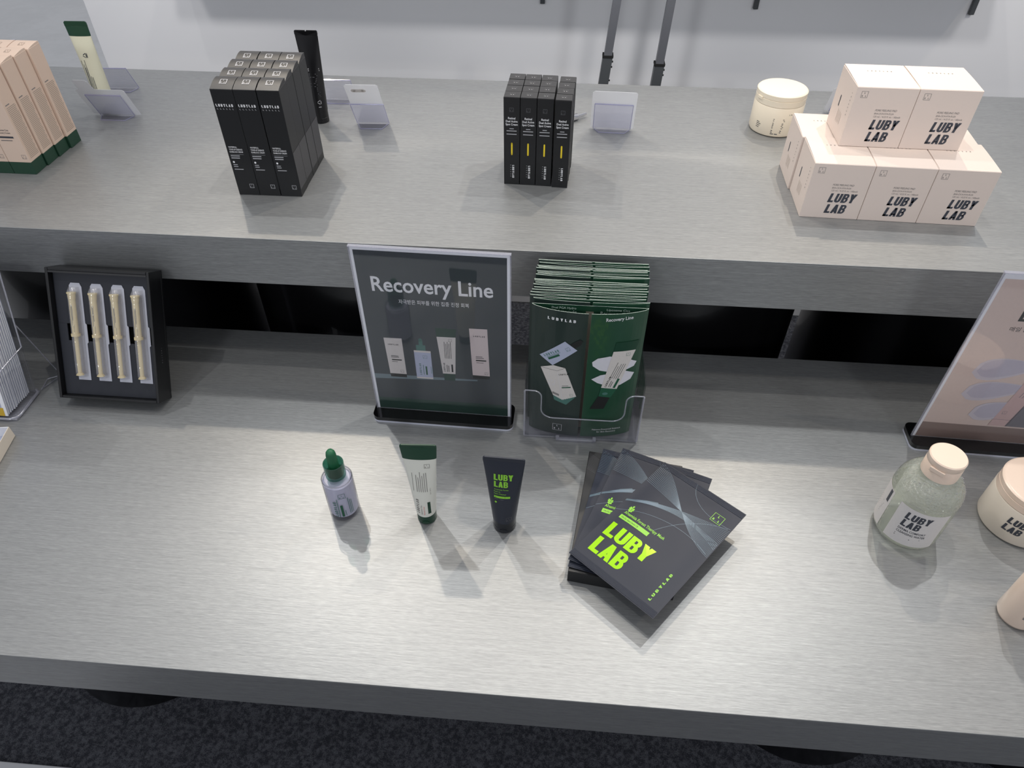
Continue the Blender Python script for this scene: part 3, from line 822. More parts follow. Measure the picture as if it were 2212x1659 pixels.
# ================================================================== AMPOULE KIT BOX (leaning) AND SYRINGES
BW, BL, BD, TILT = 0.1616, 0.2028, 0.0366, 0.5108
BO = (-0.7308, 0.4300, 0.0006)
t = thing('kit_box', 'black open kit box leaning back with four cream syringes inside', 'box', BO, (-TILT, 0, -0.0065))
g = G(); g.box(0, BW, -0.0045, 0, 0, BL, bev=0.001); g.obj('back_panel', M_BLACKCARD, t)
for x0 in (0, BW - 0.0045):
    g = G(); g.box(x0, x0 + 0.0045, -BD, -0.0046, 0, BL, bev=0.001); wl = g.obj('side_wall', M_BLACKCARD, t)
d = D(); d.heavy('LUBYLAB', 0.018, 0.085, 0.0022, 0.024, 0, 0, rot=-PI / 2, gap=0.9)
d.build('side_print', [M_DIMINK], lambda u, v, h: (BW + h, -u, v), wl)
for z0 in (0, BL - 0.0045):
    g = G(); g.box(0.0046, BW - 0.0046, -BD, -0.0046, z0, z0 + 0.0045, bev=0.001); g.obj('end_wall', M_BLACKCARD, t)
g = G(); g.box(0.0047, BW - 0.0047, -BD + 0.0004, -BD + 0.0016, BL - 0.0075, BL - 0.0047); g.obj('inner_lip', M_BLACKTOP, t)
yi = -BD + 0.010
g = G()
g.box(0.0047, BW - 0.0047, yi, yi + 0.002, 0.0047, 0.0905, bev=0.0003); g.box(0.0047, BW - 0.0047, yi, yi + 0.002, 0.1170, BL - 0.0047, bev=0.0003)
g.box(0.0047, 0.0190, yi, yi + 0.002, 0.0905, 0.1170)
g.obj('insert', M_NAVYCARD, t)
g = G(); g.box(0.0047, BW - 0.0047, yi + 0.010, yi + 0.0115, 0.0047, BL - 0.0047); g.obj('recess_floor', M_BLACKINK, t)
def rot_box(lx, ly, lz):
    """box-frame point to world"""
    v = Matrix.Rotation(-0.0065, 3, 'Z') @ Matrix.Rotation(-TILT, 3, 'X') @ Vector((lx, ly, lz))
    return (BO[0] + v.x, BO[1] + v.y, BO[2] + v.z)
sy0 = None
SYL = ['leftmost cream syringe in clear blister in the black kit box', 'second cream syringe from the left in the black kit box',
       'third cream syringe from the left in the black kit box', 'rightmost cream syringe in clear blister in the black kit box']
for k, xc in enumerate((0.0385, 0.0718, 0.1050, 0.1380)):
    loc = rot_box(xc, yi - 0.0004, 0.0290)
    if sy0 is None:
        s = sy0 = thing('blister_syringe', SYL[0], 'syringe', loc, (-TILT, 0, -0.0065), group='cream syringes in the kit box')
        pts = [(-0.0095, 0.0), (0.0105, 0.0), (0.0105, 0.058), (0.0125, 0.060), (0.0125, 0.0875), (0.0105, 0.0895), (0.0105, 0.145), (0.0075, 0.151), (-0.0060, 0.151), (-0.0090, 0.147)]
        g = G(); g.prism(pts, lambda u, v, h: (u, -h, v), 0.0007); g.obj('blister_backing', M_BLISTERBACK, s)
        g = G()
        NA = 12
        def sh(a, b):
            q = PI * a
            z = 0.006 + b * 0.139
            k2 = 1.0 if 0.03 < b < 0.97 else 0.55
            return (-0.0010 - 0.0082 * math.cos(q) * (0.94 if k2 < 1 else 1), -0.0009 - 0.0135 * math.sin(q) * k2, z)
        g.grid(sh, NA, 24); g.obj('blister_shell', M_BLISTER, s, smooth=50)
        ax, ay = -0.0015, -0.0078
        def cyl(nm, r0, r1, z0, z1, m=M_SYR, par=None):
            g = G(); g.lathe([(r0, z0), (r1, z1)], 20, ax, ay); return g.obj(nm, m, par or s, smooth=40)
        cyl('plunger', 0.0030, 0.0030, 0.0125, 0.071)
        cyl('plunger_foot', 0.0058, 0.0040, 0.0095, 0.0125)
        cyl('flange', 0.0064, 0.0064, 0.0705, 0.0745)
        br = cyl('barrel', 0.0046, 0.0046, 0.0746, 0.127)
        cyl('cap', 0.0050, 0.0058, 0.1271, 0.1355)
        cyl('cap_rim', 0.0064, 0.0064, 0.1356, 0.1378)
        d = D()
        d.lines(0.0010, 0.119, 0.032, 2, 0.0013, 0.0006, 0, 0, rot=-PI / 2, jit=0.4); d.heavy('LUBYLAB', 0.0012, 0.088, 0.0012, 0.010, 0, 0, rot=-PI / 2, gap=0.8)
        d.build('barrel_print', [M_INK], on_cyl(0.0046, -PI / 2, ax, ay), br, 0.00015)
    else:
        dup(sy0, loc, (-TILT, 0, -0.0065), SYL[k])

# ================================================================== BOTTLE, TUBES
# dropper serum bottle
t = thing('dropper_bottle', 'clear lavender serum bottle with a green rubber dropper', 'bottle', (-0.2404, 0.2385, 0))
r = 0.0205
g = G(); g.lathe([(r - 0.002, 0.0), (r, 0.0015), (r, 0.0705), (r - 0.0015, 0.0735), (0.0125, 0.0745)], 48, caps=True); g.obj('glass_body', M_GLASS, t, smooth=40)
g = G(); g.lathe([(0.0, 0.006), (r - 0.0016, 0.0065), (r - 0.0012, 0.066), (r - 0.004, 0.0685), (0.0, 0.069)], 48, caps=False); liq = g.obj('serum', M_LAV, t, smooth=40)
g = G(); g.lathe([(r - 0.0012, 0.0692), (r - 0.0006, 0.0702), (r - 0.0012, 0.0712)], 48, caps=False); g.obj('shoulder_ring', M_CHROME, t, smooth=60)
g = G(); g.lathe([(0.0128, 0.0748), (0.0133, 0.0752), (0.0133, 0.0985), (0.0125, 0.0990), (0.0118, 0.0985), (0.0112, 0.078), (0.0, 0.0775)], 40, caps=False); g.obj('collar', M_GREENGLASS, t, smooth=40)
g = G(); g.lathe([(0.0088, 0.0752), (0.0088, 0.086), (0.0072, 0.0885), (0.0066, 0.093), (0.0066, 0.114), (0.0058, 0.119), (0.0038, 0.1222), (0.0, 0.1232)], 32); g.obj('rubber_bulb', M_BULB, t, smooth=50)
d = D()
A0 = -1.22
d.heavy('LUBYLAB', -0.0085, 0.010, 0.0042, 0.031, 0, 0, rot=PI / 2, gap=0.3)
d.lines(-0.0060, 0.009, 0.038, 1, 0.002, 0.0010, 1, 0, rot=PI / 2, jit=0)
d.rect(-0.0036, 0.010, -0.0004, 0.034, 2, 0); d.lines(0.0026, 0.011, 0.014, 1, 0.002, 0.0008, 1, 0, rot=PI / 2)
d.logo(-0.0035, 0.047, 0.0095, 1, 0, t=0.06); d.lines(0.0130, 0.013, 0.036, 3, -0.0022, 0.0008, 1, 0, rot=PI / 2)
d.build('label_print', [M_TEALINK, M_TEALINK, M_GREENINK], on_cyl(r, A0), t, 0.0002)

def squeeze_tube(t, r, w, h, hc, crimp, mats, z_top=None, capname='cap', cap_inset=0.0005, notch=False, nz=28):
    """tube standing on its cap: round at the cap, pressed flat at the top"""
    N = 40
    def sec(a, k):
        e = k ** 1.35
        rx = r * (1 - e) + (w / 2) * e if k < 1 else w / 2
        rx = r + (w / 2 - r) * k
        ry = r * (1 - k ** 1.25) + 0.0009
        return (rx * math.cos(a), ry * math.sin(a))
    zb = h - crimp
    g = G()
    prof = [(hc + (zb - hc) * j / nz) for j in range(nz + 1)]
    for z in prof:
        k = (z - hc) / (zb - hc)
        for i in range(N):
            x, y = sec(2 * PI * i / N, k)
            g.v.append((x, y, z))
    for j in range(nz):
        for i in range(N):
            q = (i + 1) % N
            g.f.append((j * N + i, j * N + q, (j + 1) * N + q, (j + 1) * N + i)); g.m.append(0)
    g.f.append(tuple(range(N - 1, -1, -1))); g.m.append(0)
    g.f.append(tuple(nz * N + i for i in range(N))); g.m.append(0)
    body = g.obj('tube_body', mats[0], t, smooth=60)
    def surf(u, v, hh):
        k = max(0.0, min(1.0, (v - hc) / (zb - hc)))
        rx = r + (w / 2 - r) * k; ry = r * (1 - k ** 1.25) + 0.0009
        s_ = max(-0.999, min(0.999, u / rx))
        return (u, -ry * math.sqrt(1 - s_ * s_) - hh, v)
    def band(z0, z1, m, nm, par):
        g = G()
        def fn(a, b):
            z = z0 + (z1 - z0) * b
            k = max(0.0, min(1.0, (z - hc) / (zb - hc)))
            x, y = sec(2 * PI * a, k)
            return (x * 1.004 + 0.0002 * math.cos(2 * PI * a), y * 1.004 + 0.0003 * math.sin(2 * PI * a), z)
        g.grid(fn, N, 6); return g.obj(nm, m, par, smooth=60)
    g = G()
    if notch:
        pts = [(-w / 2 + 0.001, zb), (w / 2 - 0.001, zb), (w / 2, zb + 0.001), (w / 2, h - 0.0015), (w / 2 - 0.0015, h), (0.0012, h), (0.0006, h - 0.009), (-0.0006, h - 0.009), (-0.0012, h), (-w / 2 + 0.0015, h), (-w / 2, h - 0.0015), (-w / 2, zb + 0.001)]
    else:
        pts = [(-w / 2, zb), (w / 2, zb), (w / 2, h - 0.003), (w / 2 - 0.0009, h - 0.0009), (w / 2 - 0.003, h), (-w / 2 + 0.002, h), (-w / 2, h - 0.002)]
    g.prism(pts, lambda u, v, q: (u, -0.0010 + q, v), 0.0020); g.obj('crimp', mats[1], t)
    g = G()
    rc = r - cap_inset
    g.lathe([(rc - 0.0012, 0.0), (rc, 0.0012), (rc, hc * 0.42), (rc - 0.0003, hc * 0.43), (rc - 0.0003, hc * 0.46), (rc, hc * 0.47), (rc, hc - 0.0006), (rc - 0.0006, hc)], 40)
    cp = g.obj(capname, mats[2], t, smooth=40)
    g = G(); g.lathe([(0.0, 0.0), (0.0050, 0.0), (0.0050, 0.0012), (0.0, 0.0014)], 20)
    tab = g.obj('thumb_recess', mats[2], cp, (0, -rc + 0.0006, hc * 0.30), (PI / 2, 0, 0), smooth=40)
    tab.scale = (1.0, 0.55, 1.0)
    return surf, band

t = thing('cream_tube', 'white cream tube with green top and cap beside the dropper bottle', 'tube', (-0.1249, 0.2345, 0), (0, 0, 0.05))
surf, band = squeeze_tube(t, 0.0136, 0.0455, 0.1490, 0.0185, 0.004, [M_TUBEWHITE, M_GREEN, M_GREEN])
band(0.1245, 0.1452, M_GREEN, 'green_band', t)
d = D()
d.logo(0.0055, 0.110, 0.0070, 0, 0, t=0.06)
d.lines(-0.0060, 0.068, 0.036, 6, 0.0026, 0.0007, 0, 0, rot=PI / 2, jit=0.4)
d.p = [([(-u if False else u, v) for u, v in P], m, l) for P, m, l in d.p]
d.lines(-0.0110, 0.068, 0.034, 1, 0.002, 0.0005, 0, 0, rot=PI / 2)
d.heavy('LUBYLAB', -0.0062, 0.026, 0.0036, 0.027, 0, 0, rot=PI / 2, gap=0.4)
d.text('Liposome Cica', -0.0025, 0.024, 0.0022, 0, 0, rot=PI / 2, fit=0.018); d.text('Recovery Cream', 0.0010, 0.024, 0.0022, 1, 0, rot=PI / 2, fit=0.016)
d.rect(0.0052, 0.025, 0.0088, 0.048, 2, 0); d.text('50 ml / 1.69 fl. oz', 0.0110, 0.062, 0.0014, 0, 0, rot=PI / 2, fit=0.012)
d.build('tube_print', [M_INKGREY, M_PINKINK, M_GREEN], surf, t, 0.0004)

t = thing('cleanser_tube', 'dark navy cleanser tube with lime green lettering standing on its cap', 'tube', (-0.0184, 0.2310, 0), (0, 0, -0.03))
surf, band = squeeze_tube(t, 0.0160, 0.0525, 0.1385, 0.0225, 0.0065, [M_NAVY, M_NAVY, M_NAVYCAP])
d = D()
d.heavy('LUBY', -0.0125, 0.1015, 0.0100, 0.0245, 0, 0); d.heavy('LAB', -0.0122, 0.0900, 0.0098, 0.0180, 0, 0)
d.text('Artemisia Forest', -0.0120, 0.0850, 0.0024, 0, 0, fit=0.0185); d.text('Pack to', -0.0120, 0.0812, 0.0024, 0, 0, fit=0.0080); d.text('Foam Cleanser', -0.0120, 0.0774, 0.0024, 0, 0, fit=0.0158)
d.rect(-0.0120, 0.0712, 0.0088, 0.0748, 0, 0, nx=6); d.lines(-0.0105, 0.0726, 0.016, 1, 0.002, 0.0009, 1, 1)
d.lines(-0.0115, 0.0682, 0.012, 1, 0.002, 0.0008, 2, 0, jit=0)
d.poly([(-0.0115, 0.0635), (-0.0095, 0.0655), (-0.0080, 0.0635), (-0.0097, 0.0612)], 0, 0)
d.logo(0.0040, 0.0285, 0.0070, 2, 0, t=0.06)
d.build('tube_print', [M_LIMEINK, M_NAVYCAP, M_DIMINK], surf, t, 0.0005)

# ================================================================== MASK SACHETS ON A BLACK CARTON
t = thing('mask_carton', 'flat black carton lying under the fanned mask sachets', 'box', (0.0681, 0.1512, 0), (0, 0, -0.1308))
g = G(); g.box(0, 0.1329, 0, 0.2024, 0, 0.0215, bev=0.0006); g.obj('carton_body', M_BLACKCARD, t)
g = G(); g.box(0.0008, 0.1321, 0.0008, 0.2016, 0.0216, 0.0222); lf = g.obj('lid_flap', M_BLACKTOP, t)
d = D()
for k in range(12):
    d.curve(bez((0, 198 - 2.6 * k), (30, 180 - 2.6 * k), (60, 150), (130, 120 + 2 * k), 10), 0.3, 0)
d.build('wave_print', [M_DIMINK], lambda u, v, h: (u * mm + 0.001, v * mm, 0.0222 + h), lf)
SWD, SLN = 0.1300, 0.2040
def sachet_mesh():
    NU, NV = 26, 40
    def prof(u, v):
        e = min(u, 1 - u) * SWD; q = min(v, 1 - v) * SLN
        a = min(1.0, max(0.0, (e - 0.006) / 0.030)); b = min(1.0, max(0.0, (q - 0.010) / 0.045))
        return math.sin(a * PI / 2) * math.sin(b * PI / 2)
    return NU, NV, prof
NU, NV, PROF = sachet_mesh()
TS = 0.0018
def top_h(u, v):
    wob = 0.00025 * math.sin(u * 9 + v * 5) * math.sin(v * 11)
    return 0.0021 + TS * PROF(u, v) + wob * PROF(u, v)
SN = 0.0
g = G()
g.grid(lambda a, b: (a * SWD, b * SLN, top_h(a, b)), NU, NV)
g.grid(lambda a, b: ((1 - a) * SWD, b * SLN, 0.0016 - 0.0016 * PROF(1 - a, b)), NU, NV)
for (p0, p1) in (((0, 0), (1, 0)), ((1, 0), (1, 1)), ((1, 1), (0, 1)), ((0, 1), (0, 0))):
    (a0, b0), (a1, b1) = p0, p1
    g.face([(a0 * SWD, b0 * SLN, 0.0016), (a1 * SWD, b1 * SLN, 0.0016), (a1 * SWD, b1 * SLN, 0.0021), (a0 * SWD, b0 * SLN, 0.0021)])
s1 = thing('mask_sachet', 'topmost dark mask sachet of the fan, its lime lettering fully showing', 'sachet', (0.0683, 0.1712, 0.0315), (0.010, -0.012, -0.6944), group='dark mask sachets with lime lettering')
g.obj('pouch', M_SACHET, s1, smooth=50)
# crimped seal strips at both ends
for ys in (0.0012, SLN - 0.0100):
    g = G()
    g.grid(lambda a, b: (0.001 + (SWD - 0.002) * a, ys + 0.0088 * b, 0.00225 + 0.00018 * math.cos(b * 8 * PI)), 1, 32)
    g.obj('seal', M_SACHET, s1)
def ssf(u, v, h):
    a, b = max(0, min(1, u * mm / SWD)), max(0, min(1, v * mm / SLN))
    return (u * mm, v * mm, top_h(a, b) + h)
d = D()
for k in range(15):
    q = k / 14
    d.curve(bez((0.6, 201 - 40 * q), (45, 186 - 32 * q), (72, 122 + 22 * q), (129, 113 + 26 * q), 26), 0.38, 0)
for k in range(15):
    q = k / 14
    d.curve(bez((0.8, 113.5 + 3 * q), (36, 137 + 6 * q), (85, 150 + 4 * q), (129, 128 + 38 * q), 26), 0.34, 0)
d.poly([(0.8, 113.5), (12, 120.5), (26, 128.5), (40, 135), (36, 139), (22, 131.5), (10, 123), (0.8, 117)], 1)
d.curve(bez((56, 202), (62, 178), (88, 160), (128, 169), 22), 0.4, 0)
d.curve(bez((0.6, 94), (36, 120), (80, 132), (125, 116), 26), 0.4, 0)
d.curve(bez((57, 98), (70, 128), (98, 158), (125, 167), 22), 0.4, 0)
LFX = [(16.5, 108.5, 5.0, PI / 2)]
for q_, (hv, lv) in enumerate(((101.5, 4.0), (104.0, 5.2), (106.6, 4.6))):
    LFX += [(16.5, hv, lv, PI / 2 + 0.85), (16.5, hv, lv, PI / 2 - 0.85)]
for (a, b, L, ang) in LFX:
    d.poly(d.xf([(0, 0), (L * .4, 1.0), (L * .75, 1.1), (L, 0), (L * .75, -1.1), (L * .4, -1.0)], a, b, 1, 1, ang - 0.12, 0), 2, 1)
d.curve([(16.2, 99.2), (16.5, 109)], 0.8, 2, 1)
d.text('Artemisia Forest Therapy Mask', 12.5, 95.5, 5.0, 2, 1, 0.012, fit=63)
d.rect(11.5, 85.5, 56.5, 92.2, 2, 1, nx=6); d.text('HA-Ox, Aqua Ceraxi CB', 14, 87.6, 2.8, 4, 2, 0.0, fit=26)
d.heavy('LUBYLAB', 113.5, 16, 3.2, 47, 2, 1, rot=PI / 2, gap=0.32)
d.logo(99.2, 164, 15, 2, 1, t=0.035)
MSP = [M_WAVE, M_WAVEFILL, M_LIMEINK, M_LIME, M_BLACKINK]
sp = d.build('sachet_print', MSP, ssf, s1, 0.00015, 0.00008)
dup(s1, (0.0677, 0.1645, 0.0270), (0.004, -0.004, -0.3736), 'second mask sachet of the fan, lime leaf icon peeking out at left')
dup(s1, (0.0676, 0.1568, 0.0226), (0.0, 0.0, -0.2321), 'lowest mask sachet of the fan, lying directly on the black carton')

d = D()
for nm, x, y, wd in (('LUBY', 11.5, 51.5, 68), ('LAB', 12.8, 21, 48.5)):
    d.heavy(nm, x, y, 24 if nm == 'LUBY' else 25.5, wd, 3, 1, gap=0.05)
d.build('foil_lettering', MSP, ssf, s1, 0.00015, 0.00008)

# ================================================================== RIGHT-HAND BOTTLE, JAR, LOTION
t = thing('cleansing_bottle', 'clear pale green cleansing water bottle with a peach cap', 'bottle', (0.5190, 0.2690, 0), (0, 0, 0))
r = 0.0408
prof = [(r - 0.012, 0.0), (r - 0.005, 0.0018), (r - 0.0012, 0.007), (r, 0.014), (r, 0.084)]
g = G(); g.lathe(prof, 56, caps=False); g.lathe([(0.0, 0.003), (r - 0.012, 0.0)], 56, caps=False); g.obj('bottle_body', M_LIQUID, t, smooth=60)
pr2 = [(r, 0.084)] + [(0.0215 + (r - 0.0215) * math.cos(a), 0.084 + 0.0305 * math.sin(a)) for a in [PI / 2 * k / 10 for k in range(1, 11)]] + [(0.0190, 0.1165), (0.0190, 0.121)]
g = G(); g.lathe(pr2, 56, caps=False); g.obj('bottle_shoulder', M_SHOULDER, t, smooth=60)
g = G(); g.lathe([(0.0218, 0.1195), (0.0218, 0.1385), (0.0214, 0.1390), (0.0214, 0.1395), (0.0218, 0.1400), (0.0218, 0.1478), (0.0205, 0.1492), (0.0, 0.1496)], 44); cp = g.obj('cap', M_PEACH, t, smooth=40)
g = G(); g.box(-0.009, 0.009, -0.0228, -0.0205, 0.1330, 0.1392, bev=0.0006); g.obj('cap_tab', M_PEACH, cp, rot=(0, 0, -0.75))
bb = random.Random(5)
g = G()  # tiny chrome beads added to make glints on the shoulder
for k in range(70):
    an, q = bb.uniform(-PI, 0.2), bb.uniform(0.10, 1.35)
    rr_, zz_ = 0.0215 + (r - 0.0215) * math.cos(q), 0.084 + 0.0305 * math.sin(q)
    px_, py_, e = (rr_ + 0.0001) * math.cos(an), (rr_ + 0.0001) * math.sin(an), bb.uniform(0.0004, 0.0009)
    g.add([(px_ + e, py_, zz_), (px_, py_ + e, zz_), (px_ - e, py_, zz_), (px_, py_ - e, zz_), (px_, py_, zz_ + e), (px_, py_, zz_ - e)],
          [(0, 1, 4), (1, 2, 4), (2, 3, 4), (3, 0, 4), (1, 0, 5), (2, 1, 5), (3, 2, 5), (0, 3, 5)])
bo = g.obj('glint_beads', M_CHROME, t, smooth=180); bo['kind'] = 'stuff'
AL = -1.89
g = G(); g.lathe([(r - 0.008, 0.0012), (r - 0.0022, 0.0040), (r - 0.0012, 0.0080), (r - 0.004, 0.0092), (0.0, 0.0095)], 56, caps=False); g.obj('thick_base', M_GLASS, t, smooth=60)
def wrap(nm, u0, u1, v0, v1, m, par, rr, ang, eps=0.0003):
    g = G(); fn = on_cyl(rr, ang)
    g.grid(lambda a, b: fn(u0 + (u1 - u0) * a, v0 + (v1 - v0) * b, eps), 24, 2)
    return g.obj(nm, m, par, smooth=60)
lb = wrap('front_label', -0.0312, 0.0312, 0.0130, 0.0800, M_LABELFILM, t, r, AL)
d = D()
d.heavy('LUBY', -0.0190, 0.0600, 0.0128, 0.0300, 0, 0, shear=0.10); d.heavy('LAB', -0.0195, 0.0455, 0.0128, 0.0220, 0, 0, shear=0.10)
d.text('DERMA COMFORT', -0.0195, 0.0385, 0.0040, 0, 0, 0.008, fit=0.0330); d.text('CLEANSING WATER', -0.0195, 0.0325, 0.0040, 0, 0, 0.008, fit=0.0345)
d.lines(-0.0195, 0.0280, 0.0300, 1, 0.003, 0.0013, 0, 0, jit=0); d.lines(-0.0195, 0.0248, 0.0190, 1, 0.003, 0.0013, 0, 0, jit=0)
d.build('label_print', [M_INK], on_cyl(r, AL), lb, 0.0005)
lb2 = wrap('rear_label', -0.030, 0.030, 0.0130, 0.0800, M_LABELFILM, t, r, AL - 1.82)
d = D(); d.rect(0.0215, 0.0560, 0.0262, 0.0780, 0, 0); d.lines(0.006, 0.050, 0.016, 6, 0.004, 0.0009, 1, 0)
d.build('label_print', [M_INK, M_INKGREY], on_cyl(r, AL - 1.82), lb2, 0.0005)

def jar(t, r, h, hl, mb, ml, lidr):
    g = G(); g.lathe([(r - 0.006, 0.0), (r - 0.0015, 0.0018), (r, 0.005), (r, h - hl - 0.0012), (r - 0.0008, h - hl)], 64); b = g.obj('jar_body', mb, t, smooth=40)
    z0 = h - hl + 0.0003
    g = G(); g.lathe([(lidr, z0), (lidr + 0.0006, z0 + 0.0006), (lidr + 0.0006, z0 + hl * 0.48), (lidr - 0.0001, z0 + hl * 0.50), (lidr - 0.0001, z0 + hl * 0.53), (lidr + 0.0006, z0 + hl * 0.55), (lidr + 0.0006, h - 0.0022), (lidr - 0.0012, h - 0.0004), (lidr - 0.003, h), (0.0, h)], 64)
    l = g.obj('lid', ml, t, smooth=35)
    return b, l
t = thing('cream_jar', 'large greige cream jar at the right edge beside the clear bottle', 'jar', (0.6745, 0.2930, 0))
b, l = jar(t, 0.0480, 0.0790, 0.0210, M_TAUPEJAR, M_PEACH, 0.0468)
g = G(); g.box(-0.008, 0.008, -0.0490, -0.0470, 0.0585, 0.0640, bev=0.0006); g.obj('lid_tab', M_PEACH, l, rot=(0, 0, -0.30))
d = D(); d.heavy('LUBY', -0.006, 0.0345, 0.0115, 0.030, 0, 0, shear=0.12); d.heavy('LAB', -0.007, 0.0205, 0.0115, 0.022, 0, 0, shear=0.12)
d.build('jar_print', [M_INK], on_cyl(0.048, -2.36), b, 0.0004)

t = thing('lotion_bottle', 'slim peach lotion bottle cut by the right edge of the view', 'bottle', (0.6160, 0.1480, 0))
g = G(); g.lathe([(0.017, 0.0), (0.0205, 0.0015), (0.0225, 0.006), (0.0225, 0.098), (0.020, 0.104), (0.0125, 0.107)], 48); b = g.obj('bottle_body', M_PEACH, t, smooth=45)
g = G(); g.lathe([(0.0135, 0.1072), (0.0135, 0.132), (0.012, 0.134), (0.0, 0.1345)], 40); g.obj('cap', M_PEACH, t, smooth=45)
d = D(); d.heavy('LUBY', -0.002, 0.0345, 0.0080, 0.018, 0, 0); d.heavy('LAB', -0.002, 0.0245, 0.0080, 0.0135, 0, 0)
d.build('bottle_print', [M_INKGREY], on_cyl(0.0225, -2.0), b, 0.0004)

# ================================================================== LEFT EDGE: PAPER HOLDER AND WHITE TRAY
HX, HY = -0.7880, 0.3640
t = thing('paper_holder', 'clear acrylic easel holder of white papers at the left edge', 'holder', (HX, HY, 0))
LEAN = 0.30
def lean(u, v, q):
    return (u, v * math.sin(LEAN) + q * math.cos(LEAN), 0.004 + v * math.cos(LEAN) - q * math.sin(LEAN) + 0.018)
g = G(); g.box(-0.19, 0.002, -0.004, 0.062, 0, 0.0035, bev=0.0015); g.obj('foot_tray', M_ACREDGE, t)
g = G(); g.tube([(-0.19, -0.004, 0.004), (-0.008, -0.004, 0.004), (-0.001, 0.000, 0.004), (0.002, 0.006, 0.004), (0.002, 0.056, 0.004), (-0.004, 0.062, 0.004)], 0.0022, 8); g.obj('foot_rim', M_ACREDGE, t, smooth=60)
g = G(); g.prism([(-0.19, 0.0), (0.0, 0.0), (0.0, 0.20), (-0.19, 0.20)], lambda u, v, h: lean(u, v, 0.056 + h), 0.002); g.obj('back_plate', M_ACR, t)
g = G(); g.prism([(0, 0.0), (0.058, 0.0), (0.058, 0.055), (0.0, 0.055)], lambda u, v, h: lean(-0.001 + h, v, u), 0.0018); g.obj('side_plate', M_ACR, t)
g = G(); g.tube([lean(-0.19, 0.050, -0.002), lean(-0.012, 0.055, -0.002), lean(-0.003, 0.060, 0.002), lean(0.0, 0.066, 0.010), lean(0.0, 0.080, 0.056), lean(0.0, 0.20, 0.058)], 0.0014, 8); g.obj('front_rim', M_ACREDGE, t, smooth=60)
g = G(); g.tube([lean(-0.002, 0.115, 0.060), (0.016, 0.100, 0.002), (0.004, 0.070, 0.003)], 0.0009, 6); g.tube([(0.016, 0.100, 0.002), (0.000, 0.088, 0.0035), (0.003, 0.064, 0.003)], 0.0009, 6); g.obj('easel_leg', M_ACREDGE, t)
SHN = 14
for k in range(SHN):
    if k == 0:
        lab = 'front paper with a yellow corner in the left edge holder'
    elif k == SHN - 1:
        lab = 'rearmost white paper in the left edge acrylic holder'
    else:
        lab = '%s white paper from the front in the left edge holder' % ORD[k]
    g = G()
    q = 0.003 + k * 0.0037
    du = -0.002 - 0.010 + 0.0004 * k + random.uniform(-0.001, 0.001)
    o = thing('paper_leaflet', lab, 'paper', (HX, HY, 0), group='white papers in the left edge holder')
    g.prism([(-0.175, 0.0), (du, 0.0), (du, 0.205), (-0.175, 0.205)], lambda u, v, h: lean(u, v - 0.014 + 0.0012 * k, q + h), 0.0013)
    g.obj('sheet', M_PAPER, o)
    g = G()
    g.prism([(-0.175, 0.0), (du + 0.0002, 0.0), (du + 0.0002, 0.205), (-0.175, 0.205)], lambda u, v, h: lean(u, v - 0.014 + 0.0012 * k, q + 0.0016 + h), 0.0006)
    g.obj('fold', M_PRINTLAV, o)
    if k == 0:
        d = D(); d.rect(-0.170, 0.0, du - 0.004, 0.014, 0, 0); d.rect(-0.170, 0.014, du - 0.006, 0.200, 1, 0)
        d.build('sheet_print', [M_GOLD, M_PRINTLAV], lambda u, v, h: lean(u, v - 0.014, q - h), o, 0.0002)

t = thing('white_tray', 'low white carton tray at the left edge below the paper holder', 'tray', (-0.7720, 0.3310, 0.0005), (0, 0, 0.16))
g = G(); g.box(-0.0012, 0, -0.16, 0, 0.0, 0.020, bev=0.0003); sd = g.obj('side_wall', M_TAUPEJAR, t)
d = D(); d.lines(-0.075, 0.011, 0.020, 1, 0.002, 0.0012, 0, 0); d.build('side_print', [M_INKGREY], lambda u, v, h: (h, u, v), sd)
g = G(); g.box(-0.20, -0.0013, -0.0012, 0, 0.0, 0.020, bev=0.0003); g.obj('end_wall', M_PAPER, t)
g = G(); g.box(-0.20, -0.0013, -0.16, -0.1588, 0.0, 0.020, bev=0.0003); g.obj('end_wall', M_PAPER, t)
g = G(); g.box(-0.2012, -0.2001, -0.16, 0, 0.0, 0.020, bev=0.0003); g.obj('side_wall', M_PAPER, t)
g = G(); g.box(-0.1999, -0.0014, -0.1586, -0.0014, 0.0, 0.0012); g.obj('tray_floor', M_PRINTLAV, t)

# ================================================================== RAISED SHELF: CARTONS
def arch(b):
    b = max(0.0, min(1.0, b))
    return math.sin(PI / 2 * min(1.0, b / 0.82)) if b < 0.82 else 1.0 - 0.10 * ((b - 0.82) / 0.18) ** 2
def bulge_top(W, Dp, z, rise, m, nm, par, inset=0.0004):
    g = G()
    N = 12
    P = [(inset + (Dp - 2 * inset) * k / N, z + rise * arch(k / N)) for k in range(N + 1)]
    for (y0, z0), (y1, z1) in zip(P[:-1], P[1:]):
        g.face([(inset, y0, z0), (W - inset, y0, z0), (W - inset, y1, z1), (inset, y1, z1)])
    for x in (inset, W - inset):
        pts = [(x, y, q) for y, q in P] + [(x, P[-1][0], z)]
        g.face(pts if x > inset else pts[::-1])
    g.face([(inset, P[-1][0], z), (inset, P[-1][0], P[-1][1]), (W - inset, P[-1][0], P[-1][1]), (W - inset, P[-1][0], z)])
    return g.obj(nm, m, par)
def top_fn(Dp, z, rise, inset=0.0004):
    return lambda u, v, h: (u, v, z + rise * arch((v - inset) / (Dp - 2 * inset)) + h)

